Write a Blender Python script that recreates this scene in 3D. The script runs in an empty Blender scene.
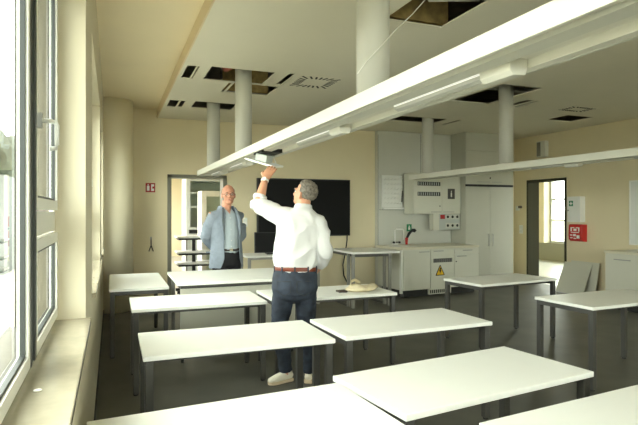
import bpy, bmesh, math, random
from mathutils import Vector, Matrix, noise
random.seed(7)
C = bpy.context.scene.collection
PI = math.pi
TH = math.atan((319 - 112) / 530.0)          # yaw of the view away from the room's long axis
CT, ST = math.cos(TH), math.sin(TH)
CAMH = 1.52

# ------------------------------------------------------------------ materials
def srgb(r, g, b):
    f = lambda v: (v / 255.0 / 12.92) if v / 255.0 <= 0.04045 else ((v / 255.0 + 0.055) / 1.055) ** 2.4
    return (f(r), f(g), f(b), 1)

def mat(name, col, rough=0.5, metal=0.0, var=0.0, vscale=6.0, bump=0.0, bscale=60.0, spec=0.5, coat=0.0, stretch=None):
    m = bpy.data.materials.new(name); m.use_nodes = True
    nt = m.node_tree; p = nt.nodes['Principled BSDF']
    p.inputs['Base Color'].default_value = col
    p.inputs['Roughness'].default_value = rough
    p.inputs['Metallic'].default_value = metal
    p.inputs['Specular IOR Level'].default_value = spec
    p.inputs['Coat Weight'].default_value = coat
    tc = nt.nodes.new('ShaderNodeTexCoord')
    mp = nt.nodes.new('ShaderNodeMapping'); nt.links.new(tc.outputs['Object'], mp.inputs['Vector'])
    if stretch: mp.inputs['Scale'].default_value = stretch
    if var > 0:
        n = nt.nodes.new('ShaderNodeTexNoise'); n.inputs['Scale'].default_value = vscale; n.inputs['Detail'].default_value = 5
        nt.links.new(mp.outputs['Vector'], n.inputs['Vector'])
        r = nt.nodes.new('ShaderNodeValToRGB')
        r.color_ramp.elements[0].position = 0.3; r.color_ramp.elements[1].position = 0.7
        r.color_ramp.elements[0].color = tuple(max(0, c * (1 - var)) for c in col[:3]) + (1,)
        r.color_ramp.elements[1].color = tuple(min(1, c * (1 + var)) for c in col[:3]) + (1,)
        nt.links.new(n.outputs['Fac'], r.inputs['Fac']); nt.links.new(r.outputs['Color'], p.inputs['Base Color'])
    if bump > 0:
        n2 = nt.nodes.new('ShaderNodeTexNoise'); n2.inputs['Scale'].default_value = bscale; n2.inputs['Detail'].default_value = 3
        nt.links.new(mp.outputs['Vector'], n2.inputs['Vector'])
        b = nt.nodes.new('ShaderNodeBump'); b.inputs['Strength'].default_value = bump; b.inputs['Distance'].default_value = 0.01
        nt.links.new(n2.outputs['Fac'], b.inputs['Height']); nt.links.new(b.outputs['Normal'], p.inputs['Normal'])
    return m

def glass_mat(name, tint=(1, 1, 1, 1), ior=1.45):
    m = bpy.data.materials.new(name); m.use_nodes = True
    nt = m.node_tree; nt.nodes.clear()
    o = nt.nodes.new('ShaderNodeOutputMaterial'); mx = nt.nodes.new('ShaderNodeMixShader')
    t = nt.nodes.new('ShaderNodeBsdfTransparent'); t.inputs['Color'].default_value = tint
    g = nt.nodes.new('ShaderNodeBsdfGlossy'); g.inputs['Roughness'].default_value = 0.0
    f = nt.nodes.new('ShaderNodeFresnel'); f.inputs['IOR'].default_value = ior
    ge = nt.nodes.new('ShaderNodeNewGeometry'); iv = nt.nodes.new('ShaderNodeMath'); iv.operation = 'SUBTRACT'; iv.inputs[0].default_value = 1.0
    mu = nt.nodes.new('ShaderNodeMath'); mu.operation = 'MULTIPLY'
    nt.links.new(ge.outputs['Backfacing'], iv.inputs[1]); nt.links.new(iv.outputs[0], mu.inputs[1]); nt.links.new(f.outputs['Fac'], mu.inputs[0])
    nt.links.new(mu.outputs[0], mx.inputs['Fac']); nt.links.new(t.outputs['BSDF'], mx.inputs[1])
    nt.links.new(g.outputs['BSDF'], mx.inputs[2]); nt.links.new(mx.outputs['Shader'], o.inputs['Surface'])
    return m

M = {}
M['cream'] = mat('cream_wall_paint', (0.73, 0.645, 0.435, 1), 0.75, var=0.02, vscale=2, bump=0.05, bscale=180)
M['cream_dimmed'] = mat('dimmed_cream_paint', (0.54, 0.495, 0.365, 1), 0.7, var=0.02, vscale=2, bump=0.05, bscale=180)  # same paint as the column, darkened where window light came out too bright
M['cream_lightened'] = mat('lightened_cream_paint', (0.80, 0.74, 0.55, 1), 0.7, var=0.02, vscale=2)  # the left wall's paint, lightened so the corner column looks better lit
M['ceil'] = mat('ceiling_tile_white', (0.76, 0.73, 0.615, 1), 0.85, var=0.02, vscale=1.5)
M['ceil_hi'] = mat('ceiling_plaster_cream', (0.86, 0.76, 0.54, 1), 0.85, var=0.02, vscale=1.5)
M['wood_edge'] = mat('ceiling_edge_warm', (0.72, 0.60, 0.40, 1), 0.7)
M['concrete'] = mat('plenum_concrete', (0.42, 0.38, 0.30, 1), 0.9, var=0.3, vscale=5)
M['insul'] = mat('mineral_wool', (0.42, 0.31, 0.13, 1), 0.95, var=0.3, vscale=12)
M['floor'] = mat('dark_linoleum', (0.084, 0.082, 0.066, 1), 0.46, var=0.22, vscale=2.2, bump=0.03, bscale=25, spec=0.45)
M['top'] = mat('white_laminate', (0.80, 0.80, 0.75, 1), 0.38, var=0.012, vscale=4)
M['edge'] = mat('white_edge_band', (0.82, 0.82, 0.76, 1), 0.4)
M['leg'] = mat('grey_powder_coat', (0.066, 0.064, 0.058, 1), 0.42, metal=0.2, var=0.05)
M['leg_grey'] = mat('light_grey_steel', (0.26, 0.255, 0.23, 1), 0.4, metal=0.3)
M['black'] = mat('black_plastic', (0.012, 0.012, 0.012, 1), 0.4, spec=0.3)
M['rubber'] = mat('black_rubber', (0.02, 0.02, 0.02, 1), 0.7)
M['screen'] = mat('dark_screen', (0.006, 0.006, 0.006, 1), 0.5, spec=0.12)
M['duct'] = mat('white_duct_enamel', (0.54, 0.535, 0.475, 1), 0.5)
M['beam'] = mat('white_beam_enamel', (0.72, 0.71, 0.63, 1), 0.45)
M['beam_under'] = mat('beam_channel_grey', (0.66, 0.66, 0.59, 1), 0.5)
M['lens'] = mat('lamp_lens', (0.50, 0.50, 0.46, 1), 0.3)
M['glow'] = mat('lit_lamp_strip', (0.85, 0.85, 0.8, 1), 0.4)
_p = M['glow'].node_tree.nodes['Principled BSDF']; _p.inputs['Emission Color'].default_value = (1, 0.99, 0.93, 1); _p.inputs['Emission Strength'].default_value = 0.2
M['cab'] = mat('cabinet_white', (0.62, 0.615, 0.52, 1), 0.45, var=0.01)
M['cab_tall'] = mat('tall_cupboard_grey_white', (0.46, 0.455, 0.375, 1), 0.5, var=0.01)
M['cab2'] = mat('service_panel_grey', (0.58, 0.58, 0.515, 1), 0.5, var=0.01)
M['worktop'] = mat('worktop_stone_cream', (0.66, 0.62, 0.48, 1), 0.35, var=0.05, vscale=40)
M['gap'] = mat('dark_gap', (0.03, 0.03, 0.027, 1), 0.8)
M['handle'] = mat('grey_handle', (0.35, 0.35, 0.33, 1), 0.35, metal=0.7)
M['chrome'] = mat('chrome', (0.75, 0.75, 0.74, 1), 0.18, metal=1.0)
M['white'] = mat('white_plastic', (0.80, 0.80, 0.75, 1), 0.4)
M['frame_white'] = mat('white_window_frame', (0.72, 0.72, 0.66, 1), 0.4)
M['gasket'] = mat('dark_gasket', (0.018, 0.022, 0.02, 1), 0.5)
M['sill'] = mat('polished_sill_stone', (0.36, 0.325, 0.24, 1), 0.16, var=0.08, vscale=18, spec=0.6)
M['door_frame'] = mat('olive_grey_door_frame', (0.19, 0.185, 0.14, 1), 0.5)
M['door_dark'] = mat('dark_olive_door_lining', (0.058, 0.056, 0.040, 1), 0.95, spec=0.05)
M['red'] = mat('signal_red', (0.50, 0.018, 0.015, 1), 0.4)
M['darkred'] = mat('sign_red', (0.36, 0.015, 0.015, 1), 0.5)
M['green'] = mat('safety_green', (0.01, 0.20, 0.08, 1), 0.5)
M['yellow'] = mat('hazard_yellow', (0.80, 0.50, 0.02, 1), 0.5)
M['outer'] = mat('dimmed_outer_lining', (0.05, 0.044, 0.031, 1), 0.6)  # reveal colour darkened to offset the strong sky light on it
M['glass'] = glass_mat('window_glass', (0.94, 0.97, 0.95, 1), 1.35)
M['glass_cab'] = glass_mat('cabinet_glass', (0.93, 0.97, 0.95, 1), 1.3)
M['hood'] = mat('fume_hood_grey', (0.46, 0.49, 0.46, 1), 0.5)
M['skin'] = mat('skin', (0.60, 0.30, 0.18, 1), 0.5, var=0.08, vscale=14)
M['skin_rosy'] = mat('rosy_skin', (0.58, 0.27, 0.17, 1), 0.45, var=0.08, vscale=14)
M['shirt_w'] = mat('white_cotton', (0.62, 0.62, 0.615, 1), 0.85, bump=0.06, bscale=220)
M['shirt_b'] = mat('pale_blue_cotton', (0.43, 0.50, 0.55, 1), 0.85, bump=0.06, bscale=220)
M['jeans'] = mat('dark_denim', (0.022, 0.030, 0.046, 1), 0.85, var=0.55, vscale=11, bump=0.08, bscale=300)
M['jacket'] = mat('light_blue_jacket', (0.225, 0.263, 0.315, 1), 0.85, var=0.08, vscale=25, bump=0.08, bscale=260)
M['trousers'] = mat('black_trousers', (0.012, 0.012, 0.016, 1), 0.8)
M['leather'] = mat('red_brown_leather', (0.15, 0.030, 0.012, 1), 0.35, var=0.15, vscale=20)
M['darkleather'] = mat('dark_leather', (0.04, 0.025, 0.02, 1), 0.4)
M['shoe'] = mat('cream_canvas_shoe', (0.76, 0.72, 0.60, 1), 0.7)
M['sole'] = mat('tan_rubber_sole', (0.62, 0.50, 0.34, 1), 0.7)
M['hair_g'] = mat('grey_hair', (0.155, 0.135, 0.105, 1), 0.6, var=0.55, vscale=55, bump=0.5, bscale=140)
M['hair_r'] = mat('short_grey_brown_hair', (0.26, 0.15, 0.09, 1), 0.7, var=0.2, vscale=60)
M['eye'] = mat('eye_dark', (0.03, 0.02, 0.015, 1), 0.3)
M['lip'] = mat('lip', (0.42, 0.16, 0.12, 1), 0.5)
M['linen'] = mat('natural_linen', (0.62, 0.54, 0.36, 1), 0.9, var=0.10, vscale=20, bump=0.2, bscale=150)
M['pipe_red'] = mat('orange_red_pipe', (0.34, 0.075, 0.04, 1), 0.5)
M['galv'] = mat('galvanised_duct', (0.32, 0.33, 0.32, 1), 0.35, metal=0.8, var=0.1)
M['paper'] = mat('paper_scrap', (0.55, 0.52, 0.42, 1), 0.8)
M['board'] = mat('whiteboard', (0.74, 0.76, 0.72, 1), 0.25)
M['tile_back'] = mat('tile_back_felt', (0.36, 0.30, 0.20, 1), 0.9, var=0.2, vscale=30)
M['grass'] = mat('outdoor_ground', (0.24, 0.225, 0.18, 1), 0.9, var=0.3, vscale=0.4)
M['leaf'] = mat('tree_leaves', (0.026, 0.032, 0.018, 1), 0.8, var=0.4, vscale=2.5)
M['bark'] = mat('tree_bark', (0.02, 0.017, 0.014, 1), 0.9)
M['facade'] = mat('grey_facade', (0.045, 0.052, 0.048, 1), 0.8, var=0.06)
M['facade_dark'] = mat('facade_window_band', (0.014, 0.02, 0.018, 1), 0.5)
M['corr_floor'] = mat('corridor_floor', (0.40, 0.40, 0.35, 1), 0.35, var=0.06)
M['grey_wall'] = mat('grey_parapet', (0.22, 0.22, 0.18, 1), 0.7)

# ------------------------------------------------------------------ helpers
def obj(name, bm, m, parent=None, loc=None, smooth=False, bevel=0.0, rot=None):
    me = bpy.data.meshes.new(name)
    bmesh.ops.recalc_face_normals(bm, faces=bm.faces[:])
    bm.to_mesh(me); bm.free()
    for mm in (m if isinstance(m, (list, tuple)) else [m]): me.materials.append(M[mm] if isinstance(mm, str) else mm)
    o = bpy.data.objects.new(name, me); C.objects.link(o)
    if parent: o.parent = parent
    if loc: o.location = loc
    if rot: o.rotation_euler = rot
    if smooth:
        for p in me.polygons: p.use_smooth = True
    if bevel > 0:
        b = o.modifiers.new('edge', 'BEVEL'); b.width = bevel; b.segments = 2; b.limit_method = 'ANGLE'
    return o

def box(bm, x0, x1, y0, y1, z0, z1, mi=0, mtx=None):
    vs = [bm.verts.new((x, y, z)) for z in (z0, z1) for y in (y0, y1) for x in (x0, x1)]
    if mtx is not None:
        for v in vs: v.co = mtx @ v.co
    for f in ((0, 2, 3, 1), (4, 5, 7, 6), (0, 1, 5, 4), (2, 6, 7, 3), (0, 4, 6, 2), (1, 3, 7, 5)):
        fc = bm.faces.new([vs[i] for i in f]); fc.material_index = mi
    return vs

def ring_pts(c, ex, ey, rx, ry, n, ph=0.0):
    return [c + ex * (rx * math.cos(2 * PI * i / n + ph)) + ey * (ry * math.sin(2 * PI * i / n + ph)) for i in range(n)]

def tube(bm, pts, radii, n=12, ref=None, mi=0, closed=False, smooth=True):
    pts = [Vector(p) for p in pts]; rings = []
    L = len(pts)
    for i, p in enumerate(pts):
        if closed: t = (pts[(i + 1) % L] - pts[i - 1]).normalized()
        else: t = (pts[min(i + 1, L - 1)] - pts[max(i - 1, 0)]).normalized()
        r = Vector(ref) if ref is not None else (Vector((0, 0, 1)) if abs(t.z) < 0.9 else Vector((1, 0, 0)))
        ex = (r - t * r.dot(t)).normalized(); ey = t.cross(ex)
        rr = radii[i] if isinstance(radii, (list, tuple)) else radii
        rx, ry = rr if isinstance(rr, (list, tuple)) else (rr, rr)
        rings.append([bm.verts.new(q) for q in ring_pts(p, ex, ey, rx, ry, n)])
    for i in range(L if closed else L - 1):
        a, b = rings[i], rings[(i + 1) % L]
        for k in range(n):
            f = bm.faces.new((a[k], a[(k + 1) % n], b[(k + 1) % n], b[k])); f.material_index = mi; f.smooth = smooth
    if not closed:
        f = bm.faces.new(rings[0][::-1]); f.material_index = mi
        f = bm.faces.new(rings[-1]); f.material_index = mi

def cyl(bm, p0, p1, r, n=20, mi=0): tube(bm, [p0, p1], r, n, mi=mi)

def ell(bm, c, r, mtx=None, sub=3):
    d = bmesh.ops.create_icosphere(bm, subdivisions=sub, radius=1.0)
    for v in d['verts']:
        v.co = Vector((v.co.x * r[0] + c[0], v.co.y * r[1] + c[1], v.co.z * r[2] + c[2]))
        if mtx is not None: v.co = mtx @ v.co
    return d['verts']

def prism(bm, poly, axis, a0, a1, mi=0):
    """poly: 2-D outline; axis 'x' -> (a, u, v), 'y' -> (u, a, v), 'z' -> (u, v, a)"""
    def P(u, v, a): return {'x': (a, u, v), 'y': (u, a, v), 'z': (u, v, a)}[axis]
    A = [bm.verts.new(P(u, v, a0)) for u, v in poly]; B = [bm.verts.new(P(u, v, a1)) for u, v in poly]
    n = len(poly)
    for k in range(n):
        f = bm.faces.new((A[k], A[(k + 1) % n], B[(k + 1) % n], B[k])); f.material_index = mi
    for q in (A[::-1], B):
        f = bm.faces.new(q); f.material_index = mi

def nb(): return bmesh.new()
def bx(*a, **k):
    bm = nb(); box(bm, *a, **k); return bm

def tag(o, label, cat, group=None):
    o['label'] = label; o['category'] = cat
    if group: o['group'] = group
    return o

def thing(name, label, cat, loc=(0, 0, 0), rotz=0.0, group=None):
    o = bpy.data.objects.new(name, None); C.objects.link(o)
    o.location = loc; o.rotation_euler = (0, 0, rotz); o.empty_display_size = 0.1
    return tag(o, label, cat, group)

def struct(name, bm, m, parent=None, **k):
    o = obj(name, bm, m, parent, **k)
    if parent is None: o['kind'] = 'structure'
    return o

def sempty(name, loc=(0, 0, 0)):
    o = bpy.data.objects.new(name, None); C.objects.link(o); o.location = loc; o['kind'] = 'structure'; return o

# ------------------------------------------------------------------ room shell
XW, XR, YB, YF = -0.12, 8.15, 9.2, -4.5        # left wall face, right wall face, back wall face, wall behind the camera
ZC, ZH = 3.08, 3.22                            # suspended ceiling, plain ceiling by the windows
XO = -0.42                                     # outer face of the left wall
struct('floor', bx(XO, XR + 0.30, YF, YB + 0.25, -0.2, 0), 'floor')

wins = [(-3.2, -1.2), (0.35, 2.83), (3.67, 6.2), (6.85, 8.2)]   # left wall openings (Y); first and last are unseen, added for their light
ZS, ZL = 0.97, 2.66
bm = nb()
box(bm, XO, XW, YF, YB + 0.25, 0, ZS)
box(bm, XO, XW, YF, YB + 0.25, ZL, ZH)
ys = [YF] + [v for w in wins for v in w] + [YB + 0.25]
for a, b in zip(ys[0::2], ys[1::2]): box(bm, XO, XW, a, b, ZS, ZL)
struct('wall_left', bm, 'cream_dimmed')
# back wall with a door opening
DX0, DX1, DZ = 0.93, 1.80, 2.09
bm = nb()
box(bm, XW, DX0 - 0.06, YB, YB + 0.25, 0, ZH); box(bm, DX1 + 0.06, XR + 0.3, YB, YB + 0.25, 0, ZH); box(bm, DX0 - 0.06, DX1 + 0.06, YB, YB + 0.25, DZ + 0.05, ZH)
struct('wall_back', bm, 'cream')
# right wall with a door opening
RY0, RY1, RZ = 7.80, 8.78, 2.145
bm = nb()
box(bm, XR, XR + 0.27, YF, RY0, 0, ZH); box(bm, XR, XR + 0.27, RY1, YB + 0.25, 0, ZH); box(bm, XR, XR + 0.27, RY0, RY1, RZ, ZH)
struct('wall_right', bm, 'cream')
fill_wins = [(0.3, 2.9), (3.5, 6.1), (6.7, 8.0)]    # unseen windows behind the camera, added to brighten the far half
bm = nb(); box(bm, XO, XR + 0.3, YF - 0.2, YF, 0, ZS); box(bm, XO, XR + 0.3, YF - 0.2, YF, 2.9, ZH)
xs_ = [XO] + [v for w in fill_wins for v in w] + [XR + 0.3]
for a, b in zip(xs_[0::2], xs_[1::2]): box(bm, a, b, YF - 0.2, YF, ZS, 2.9)
struct('wall_front', bm, 'cream')
# round column in the far left corner
bm = nb(); cyl(bm, (0.0, 8.78, 0), (0.0, 8.78, ZH), 0.31, 48)
struct('trim_1', bm, 'cream_lightened', smooth=True)
struct('baseboard_back', bx(DX1 + 0.06, XR, YB - 0.012, YB, 0, 0.07), 'gap')
struct('baseboard_right', bx(XR - 0.012, XR, YF, RY0 - 0.05, 0, 0.07), 'gap')
struct('baseboard_left', bx(XW, XW + 0.01, YF, YB, 0, 0.06), 'gap')

# suspended ceiling with lifted-out tiles
holes = [(.75, .85, 5.78, 6.35), (.864, .882, 5.78, 6.35), (1.0, 1.715, 5.73, 6.32), (1.32, 1.36, 6.39, 6.9), (1.385, 1.935, 6.37, 6.9),
         (.755, .885, 7.66, 8.15), (.91, .97, 7.66, 8.13), (1.1, 1.70, 7.62, 8.09), (1.872, 1.94, 5.71, 6.25), (2.02, 2.53, 5.70, 6.24),
         (2.06, 2.60, 3.2, 3.81), (4.40, 5.29, 7.56, 8.0), (5.51, 5.58, 7.57, 8.08), (4.46, 5.08, 5.22, 6.27), (5.40, 5.545, 5.84, 6.36),
         (5.585, 5.65, 5.84, 6.36), (6.87, 7.43, 6.52, 7.0), (6.34, 6.84, 5.92, 6.24)]
XE = 0.71                                       # edge of the suspended ceiling
xs = sorted(set([XE, XR] + [v for h in holes for v in h[:2]])); yy = sorted(set([YF, YB] + [v for h in holes for v in h[2:]]))
def is_hole(x, y): return any(h[0] < x < h[1] and h[2] < y < h[3] for h in holes)
bm = nb(); V = {}
def vv(x, y, z):
    k = (round(x, 4), round(y, 4), z)
    if k not in V: V[k] = bm.verts.new(k)
    return V[k]
solid = {}
for i in range(len(xs) - 1):
    for j in range(len(yy) - 1):
        solid[i, j] = not is_hole((xs[i] + xs[i + 1]) / 2, (yy[j] + yy[j + 1]) / 2)
T2 = ZC + 0.012
for (i, j), s in solid.items():
    if not s: continue
    a, b, c_, d = xs[i], xs[i + 1], yy[j], yy[j + 1]
    bm.faces.new((vv(a, c_, ZC), vv(a, d, ZC), vv(b, d, ZC), vv(b, c_, ZC)))
    bm.faces.new((vv(a, c_, T2), vv(b, c_, T2), vv(b, d, T2), vv(a, d, T2)))
    for di, dj, p, q in ((-1, 0, (a, c_), (a, d)), (1, 0, (b, c_), (b, d)), (0, -1, (a, c_), (b, c_)), (0, 1, (a, d), (b, d))):
        if not solid.get((i + di, j + dj), False):
            bm.faces.new((vv(*p, ZC), vv(*q, ZC), vv(*q, T2), vv(*p, T2)))
struct('ceiling', bm, 'ceil')
struct('ceiling_upper', bx(XO, XE, YF - 0.2, YB + 0.25, ZH, ZH + 0.2), 'ceil_hi')
struct('trim_2', bx(XE - 0.015, XE, YF, YB, ZC, ZH + 0.001), 'wood_edge')
bm = nb(); box(bm, XE - 0.02, XR + 0.3, YF - 0.2, YB + 0.25, 3.75, 3.9)
box(bm, XE - 0.02, XE, YF, YB, ZH + 0.001, 3.75); box(bm, XR, XR + 0.27, YF, YB, ZH, 3.75)
box(bm, XE, XR, YB, YB + 0.25, ZH, 3.75); box(bm, XE, XR, YF - 0.2, YF, ZH, 3.75)
struct('ceiling_slab', bm, 'concrete')
# services above the open tiles
def service(name, pts, r, m, label, cat, n=14):
    b_ = nb(); tube(b_, pts, r, n)
    return tag(obj(name, b_, m, smooth=True), label, cat)
service('vent_hose', [(1.08, 6.20, 3.40), (1.12, 6.0, 3.32), (1.20, 5.93, 3.24), (1.25, 6.02, 3.18), (1.24, 6.18, 3.20)], 0.045, 'pipe_red', 'orange-red bent hose inside the ceiling opening beside the round duct', 'hose')
service('ventilation_pipe', [(1.0, 6.24, 3.55), (2.6, 6.24, 3.55)], 0.10, 'galv', 'galvanised pipe glimpsed above the open tile by the swirl diffuser', 'pipe')
service('ventilation_pipe', [(2.25, 3.45, 3.2), (2.6, 3.3, 3.2)], 0.08, 'duct', 'short pale pipe showing in the brown ceiling opening by the cord', 'pipe')
tag(obj('insulation_board', bx(2.0, 2.68, 3.822, 3.86, 3.115, 3.5), 'insul'), 'brown mineral wool board at the rim of the opening above the long white beam', 'insulation')
tag(obj('insulation_board', bx(2.015, 2.045, 3.1, 3.815, 3.115, 3.5), 'insul'), 'brown mineral wool board beside the duct by the cord', 'insulation')
tag(obj('insulation_board', bx(1.35, 1.96, 6.91, 6.94, 3.115, 3.45), 'insul'), 'yellowish mineral wool board above the open tile behind the second round duct', 'insulation')
def tray(x0, x1, y, label):
    t = thing('cable_tray', label, 'cable tray', (x0, y, 3.22))
    b_ = nb(); box(b_, 0, x1 - x0, -0.05, 0.05, 0, 0.006); box(b_, 0, x1 - x0, -0.05, -0.046, 0, 0.05); box(b_, 0, x1 - x0, 0.046, 0.05, 0, 0.05)
    obj('tray', b_, 'duct', t)
    b_ = nb()
    for k in range(3): tube(b_, [(0, -0.025 + k * 0.025, 0.018), (x1 - x0, -0.025 + k * 0.025, 0.018)], 0.011, 8)
    obj('cable_run', b_, 'black', t)
    for xx in (0.12, x1 - x0 - 0.12):
        b_ = nb(); cyl(b_, (xx, 0, 0.006), (xx, 0, 0.53), 0.006, 8); obj('hanger_rod', b_, 'galv', t)
tray(4.3, 5.4, 5.45, 'grey cable tray inside the big double opening above the far service beam')
tray(4.3, 5.6, 5.98, 'second grey cable tray deeper in the double ceiling opening')
tray(4.2, 5.6, 7.60, 'cable tray inside the ceiling opening above the wall cupboard')

# swirl diffusers
def diffuser(x0, x1, y0, y1, label):
    cx, cy = (x0 + x1) / 2, (y0 + y1) / 2; s = min(x1 - x0, y1 - y0) / 2
    t = thing('swirl_diffuser', label, 'air vent', (cx, cy, ZC))
    w, h = (x1 - x0) / 2, (y1 - y0) / 2
    obj('face_plate', bx(-w - 0.008, w + 0.008, -h - 0.008, h + 0.008, -0.006, 0.002), 'ceil', t)
    b_ = nb()
    for k in range(24):
        a = 2 * PI * k / 24
        r1 = min(w / max(abs(math.cos(a)), 1e-3), h / max(abs(math.sin(a)), 1e-3)) * 0.93; r0 = r1 * 0.62
        mt = Matrix.Rotation(a, 4, 'Z')
        box(b_, r0, r1, -0.012, 0.012, -0.0075, -0.004, mtx=mt)
    obj('slot_ring', b_, 'gap', t)
diffuser(2.02, 2.53, 5.70, 6.24, 'square swirl air diffuser in the ceiling beside the open slot')
diffuser(6.34, 6.84, 5.92, 6.24, 'small swirl air diffuser in the ceiling near the right-hand wall')

# ------------------------------------------------------------------ windows in the left wall
def pane_frame(bm, y0, y1, z0, z1, w, x0, x1):
    box(bm, x0, x1, y0, y0 + w, z0, z1); box(bm, x0, x1, y1 - w, y1, z0, z1)
    box(bm, x0, x1, y0 + w, y1 - w, z0, z0 + w); box(bm, x0, x1, y0 + w, y1 - w, z1 - w, z1)

def window(n, y0, y1, mull, handle=True, tr=True):
    t = sempty('window_%d' % n, (XW, (y0 + y1) / 2, ZS)); ox, oy, oz = t.location
    L = lambda b_: [setattr(v, 'co', v.co - Vector((ox, oy, oz))) for v in b_.verts] and b_
    b_ = nb(); pane_frame(b_, y0, y1, ZS + 0.0, ZL, 0.055, -0.275, -0.255)
    for m0, m1 in mull: box(b_, -0.275, -0.250, m0, m1, ZS + 0.055, ZL - 0.055)
    edges = [y0 + 0.055] + [v for mm in mull for v in mm] + [y1 - 0.055]
    lights = list(zip(edges[0::2], edges[1::2]))
    ZT0, ZT1 = 1.43, 1.52
    if tr:
        a, b2 = lights[-1]; box(b_, -0.275, -0.255, a, b2, ZT0, ZT1)
    obj('frame', L(b_), 'frame_white', t)
    gk = nb(); sh = nb(); gl = nb()
    for i, (a, b2) in enumerate(lights):
        rows = [(ZS + 0.055, ZT0), (ZT1, ZL - 0.055)] if (tr and i == len(lights) - 1) else [(ZS + 0.055, ZL - 0.055)]
        for z0, z1 in rows:
            pane_frame(sh, a + 0.006, b2 - 0.006, z0 + 0.006, z1 - 0.006, 0.042, -0.270, -0.238)
            pane_frame(gk, a + 0.048, b2 - 0.048, z0 + 0.048, z1 - 0.048, 0.010, -0.260, -0.246)
            box(gl, -0.268, -0.260, a + 0.05, b2 - 0.05, z0 + 0.05, z1 - 0.05)
    for m0, m1 in mull:
        box(gk, -0.2495, -0.236, m0 - 0.004, m0 + 0.022, ZS + 0.06, ZL - 0.06); box(gk, -0.2495, -0.236, m1 - 0.036, m1 + 0.004, ZS + 0.06, ZL - 0.06)
    obj('sash', L(sh), 'frame_white', t); obj('gasket', L(gk), 'gasket', t); obj('pane', L(gl), 'glass', t)
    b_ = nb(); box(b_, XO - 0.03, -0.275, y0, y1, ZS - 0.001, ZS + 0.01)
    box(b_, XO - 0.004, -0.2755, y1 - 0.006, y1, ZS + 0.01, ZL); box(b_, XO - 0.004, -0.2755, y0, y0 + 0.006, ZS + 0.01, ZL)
    obj('outer_lining', L(b_), 'outer', t)  # dark sheets toning down the brightly lit outer reveal
    b_ = nb(); box(b_, -0.255, -0.095, y0 + 0.002, y1 - 0.002, ZS + 0.0005, ZS + 0.030)
    obj('sill', L(b_), 'sill', t, bevel=0.003)
    if handle:
        yh = lights[-1][0] + 0.028
        b_ = nb()
        tube(b_, [(-0.238, yh, 1.83), (-0.195, yh, 1.83), (-0.180, yh, 1.826), (-0.176, yh, 1.815), (-0.176, yh, 1.75), (-0.180, yh, 1.738), (-0.198, yh, 1.735)], 0.0075, 10)
        obj('handle', L(b_), 'white', t, smooth=True)
        obj('handle_rosette', L(bx(-0.239, -0.222, yh - 0.013, yh + 0.013, 1.805, 1.855)), 'handle', t)
    return t
window(1, wins[0][0], wins[0][1], [(-2.25, -2.1)], False, False)  # unseen, added behind the camera to let more daylight in
window(2, wins[1][0], wins[1][1], [(1.88, 2.0)])
window(3, wins[2][0], wins[2][1], [(5.2, 5.32)])
window(8, wins[3][0], wins[3][1], [(7.5, 7.58)], False, False)  # hidden from view, added to light the far corner and back wall
for n, (a, b2) in enumerate(fill_wins):  # frames and panes of the added fill-light openings
    t = sempty('window_%d' % (n + 9), (a, YF - 0.1, ZS)); L_ = b2 - a
    b_ = nb(); box(b_, 0, L_, 0, 0.06, 0, 0.06); box(b_, 0, L_, 0, 0.06, 1.87, 1.93); box(b_, 0, 0.06, 0, 0.06, 0.06, 1.87); box(b_, L_ - 0.06, L_, 0, 0.06, 0.06, 1.87); box(b_, L_ / 2 - 0.04, L_ / 2 + 0.04, 0, 0.06, 0.06, 1.87)
    obj('frame', b_, 'frame_white', t); obj('pane', bx(0.06, L_ - 0.06, 0.025, 0.035, 0.06, 1.87), 'glass', t)

# ------------------------------------------------------------------ doors and what is behind them
t = sempty('door_1', (DX0, YB, 0))
b_ = nb(); pts = [(-0.065, 0.0, 0, DZ + 0.05), (DX1 - DX0, DX1 - DX0 + 0.065, 0, DZ + 0.05)]
for a, c_, z0, z1 in pts: box(b_, a, c_, -0.02, 0.27, z0, z1)
box(b_, -0.065, DX1 - DX0 + 0.065, -0.02, 0.27, DZ, DZ + 0.055)
obj('door_frame', b_, 'door_frame', t, bevel=0.004)
t = sempty('door_2', (XR, RY0, 0))
b_ = nb(); W = RY1 - RY0
box(b_, -0.015, 0.28, -0.03, 0.012, 0, RZ); box(b_, -0.015, 0.28, W - 0.012, W + 0.03, 0, RZ); box(b_, -0.015, 0.28, -0.03, W + 0.03, RZ - 0.012, RZ + 0.03)
obj('door_frame', b_, 'door_dark', t)
# next room behind the back-wall door
NY0, NY1 = YB + 0.25, 18.5
struct('floor_next_room', bx(XO, 6.0, NY0, NY1 + 0.2, -0.2, 0), 'corr_floor')
struct('wall_next_room', bx(XO, 6.0, NY1, NY1 + 0.2, 0, 3.2), 'cream')
bm = nb(); box(bm, XO, XO + 0.2, NY0, NY1 + 0.2, 0, 0.9); box(bm, XO, XO + 0.2, NY0, NY1 + 0.2, 2.7, 3.2)
for a in (NY0, 12.3, 15.3, NY1 - 0.2): box(bm, XO, XO + 0.2, a, a + 0.4, 0.9, 2.7)
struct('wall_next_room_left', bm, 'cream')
struct('wall_next_room_right', bx(6.0, 6.2, NY0, NY1 + 0.2, 0, 3.2), 'cream')
struct('ceiling_next_room', bx(XO, 6.2, NY0, NY1 + 0.2, 3.2, 3.4), 'ceil')
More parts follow.
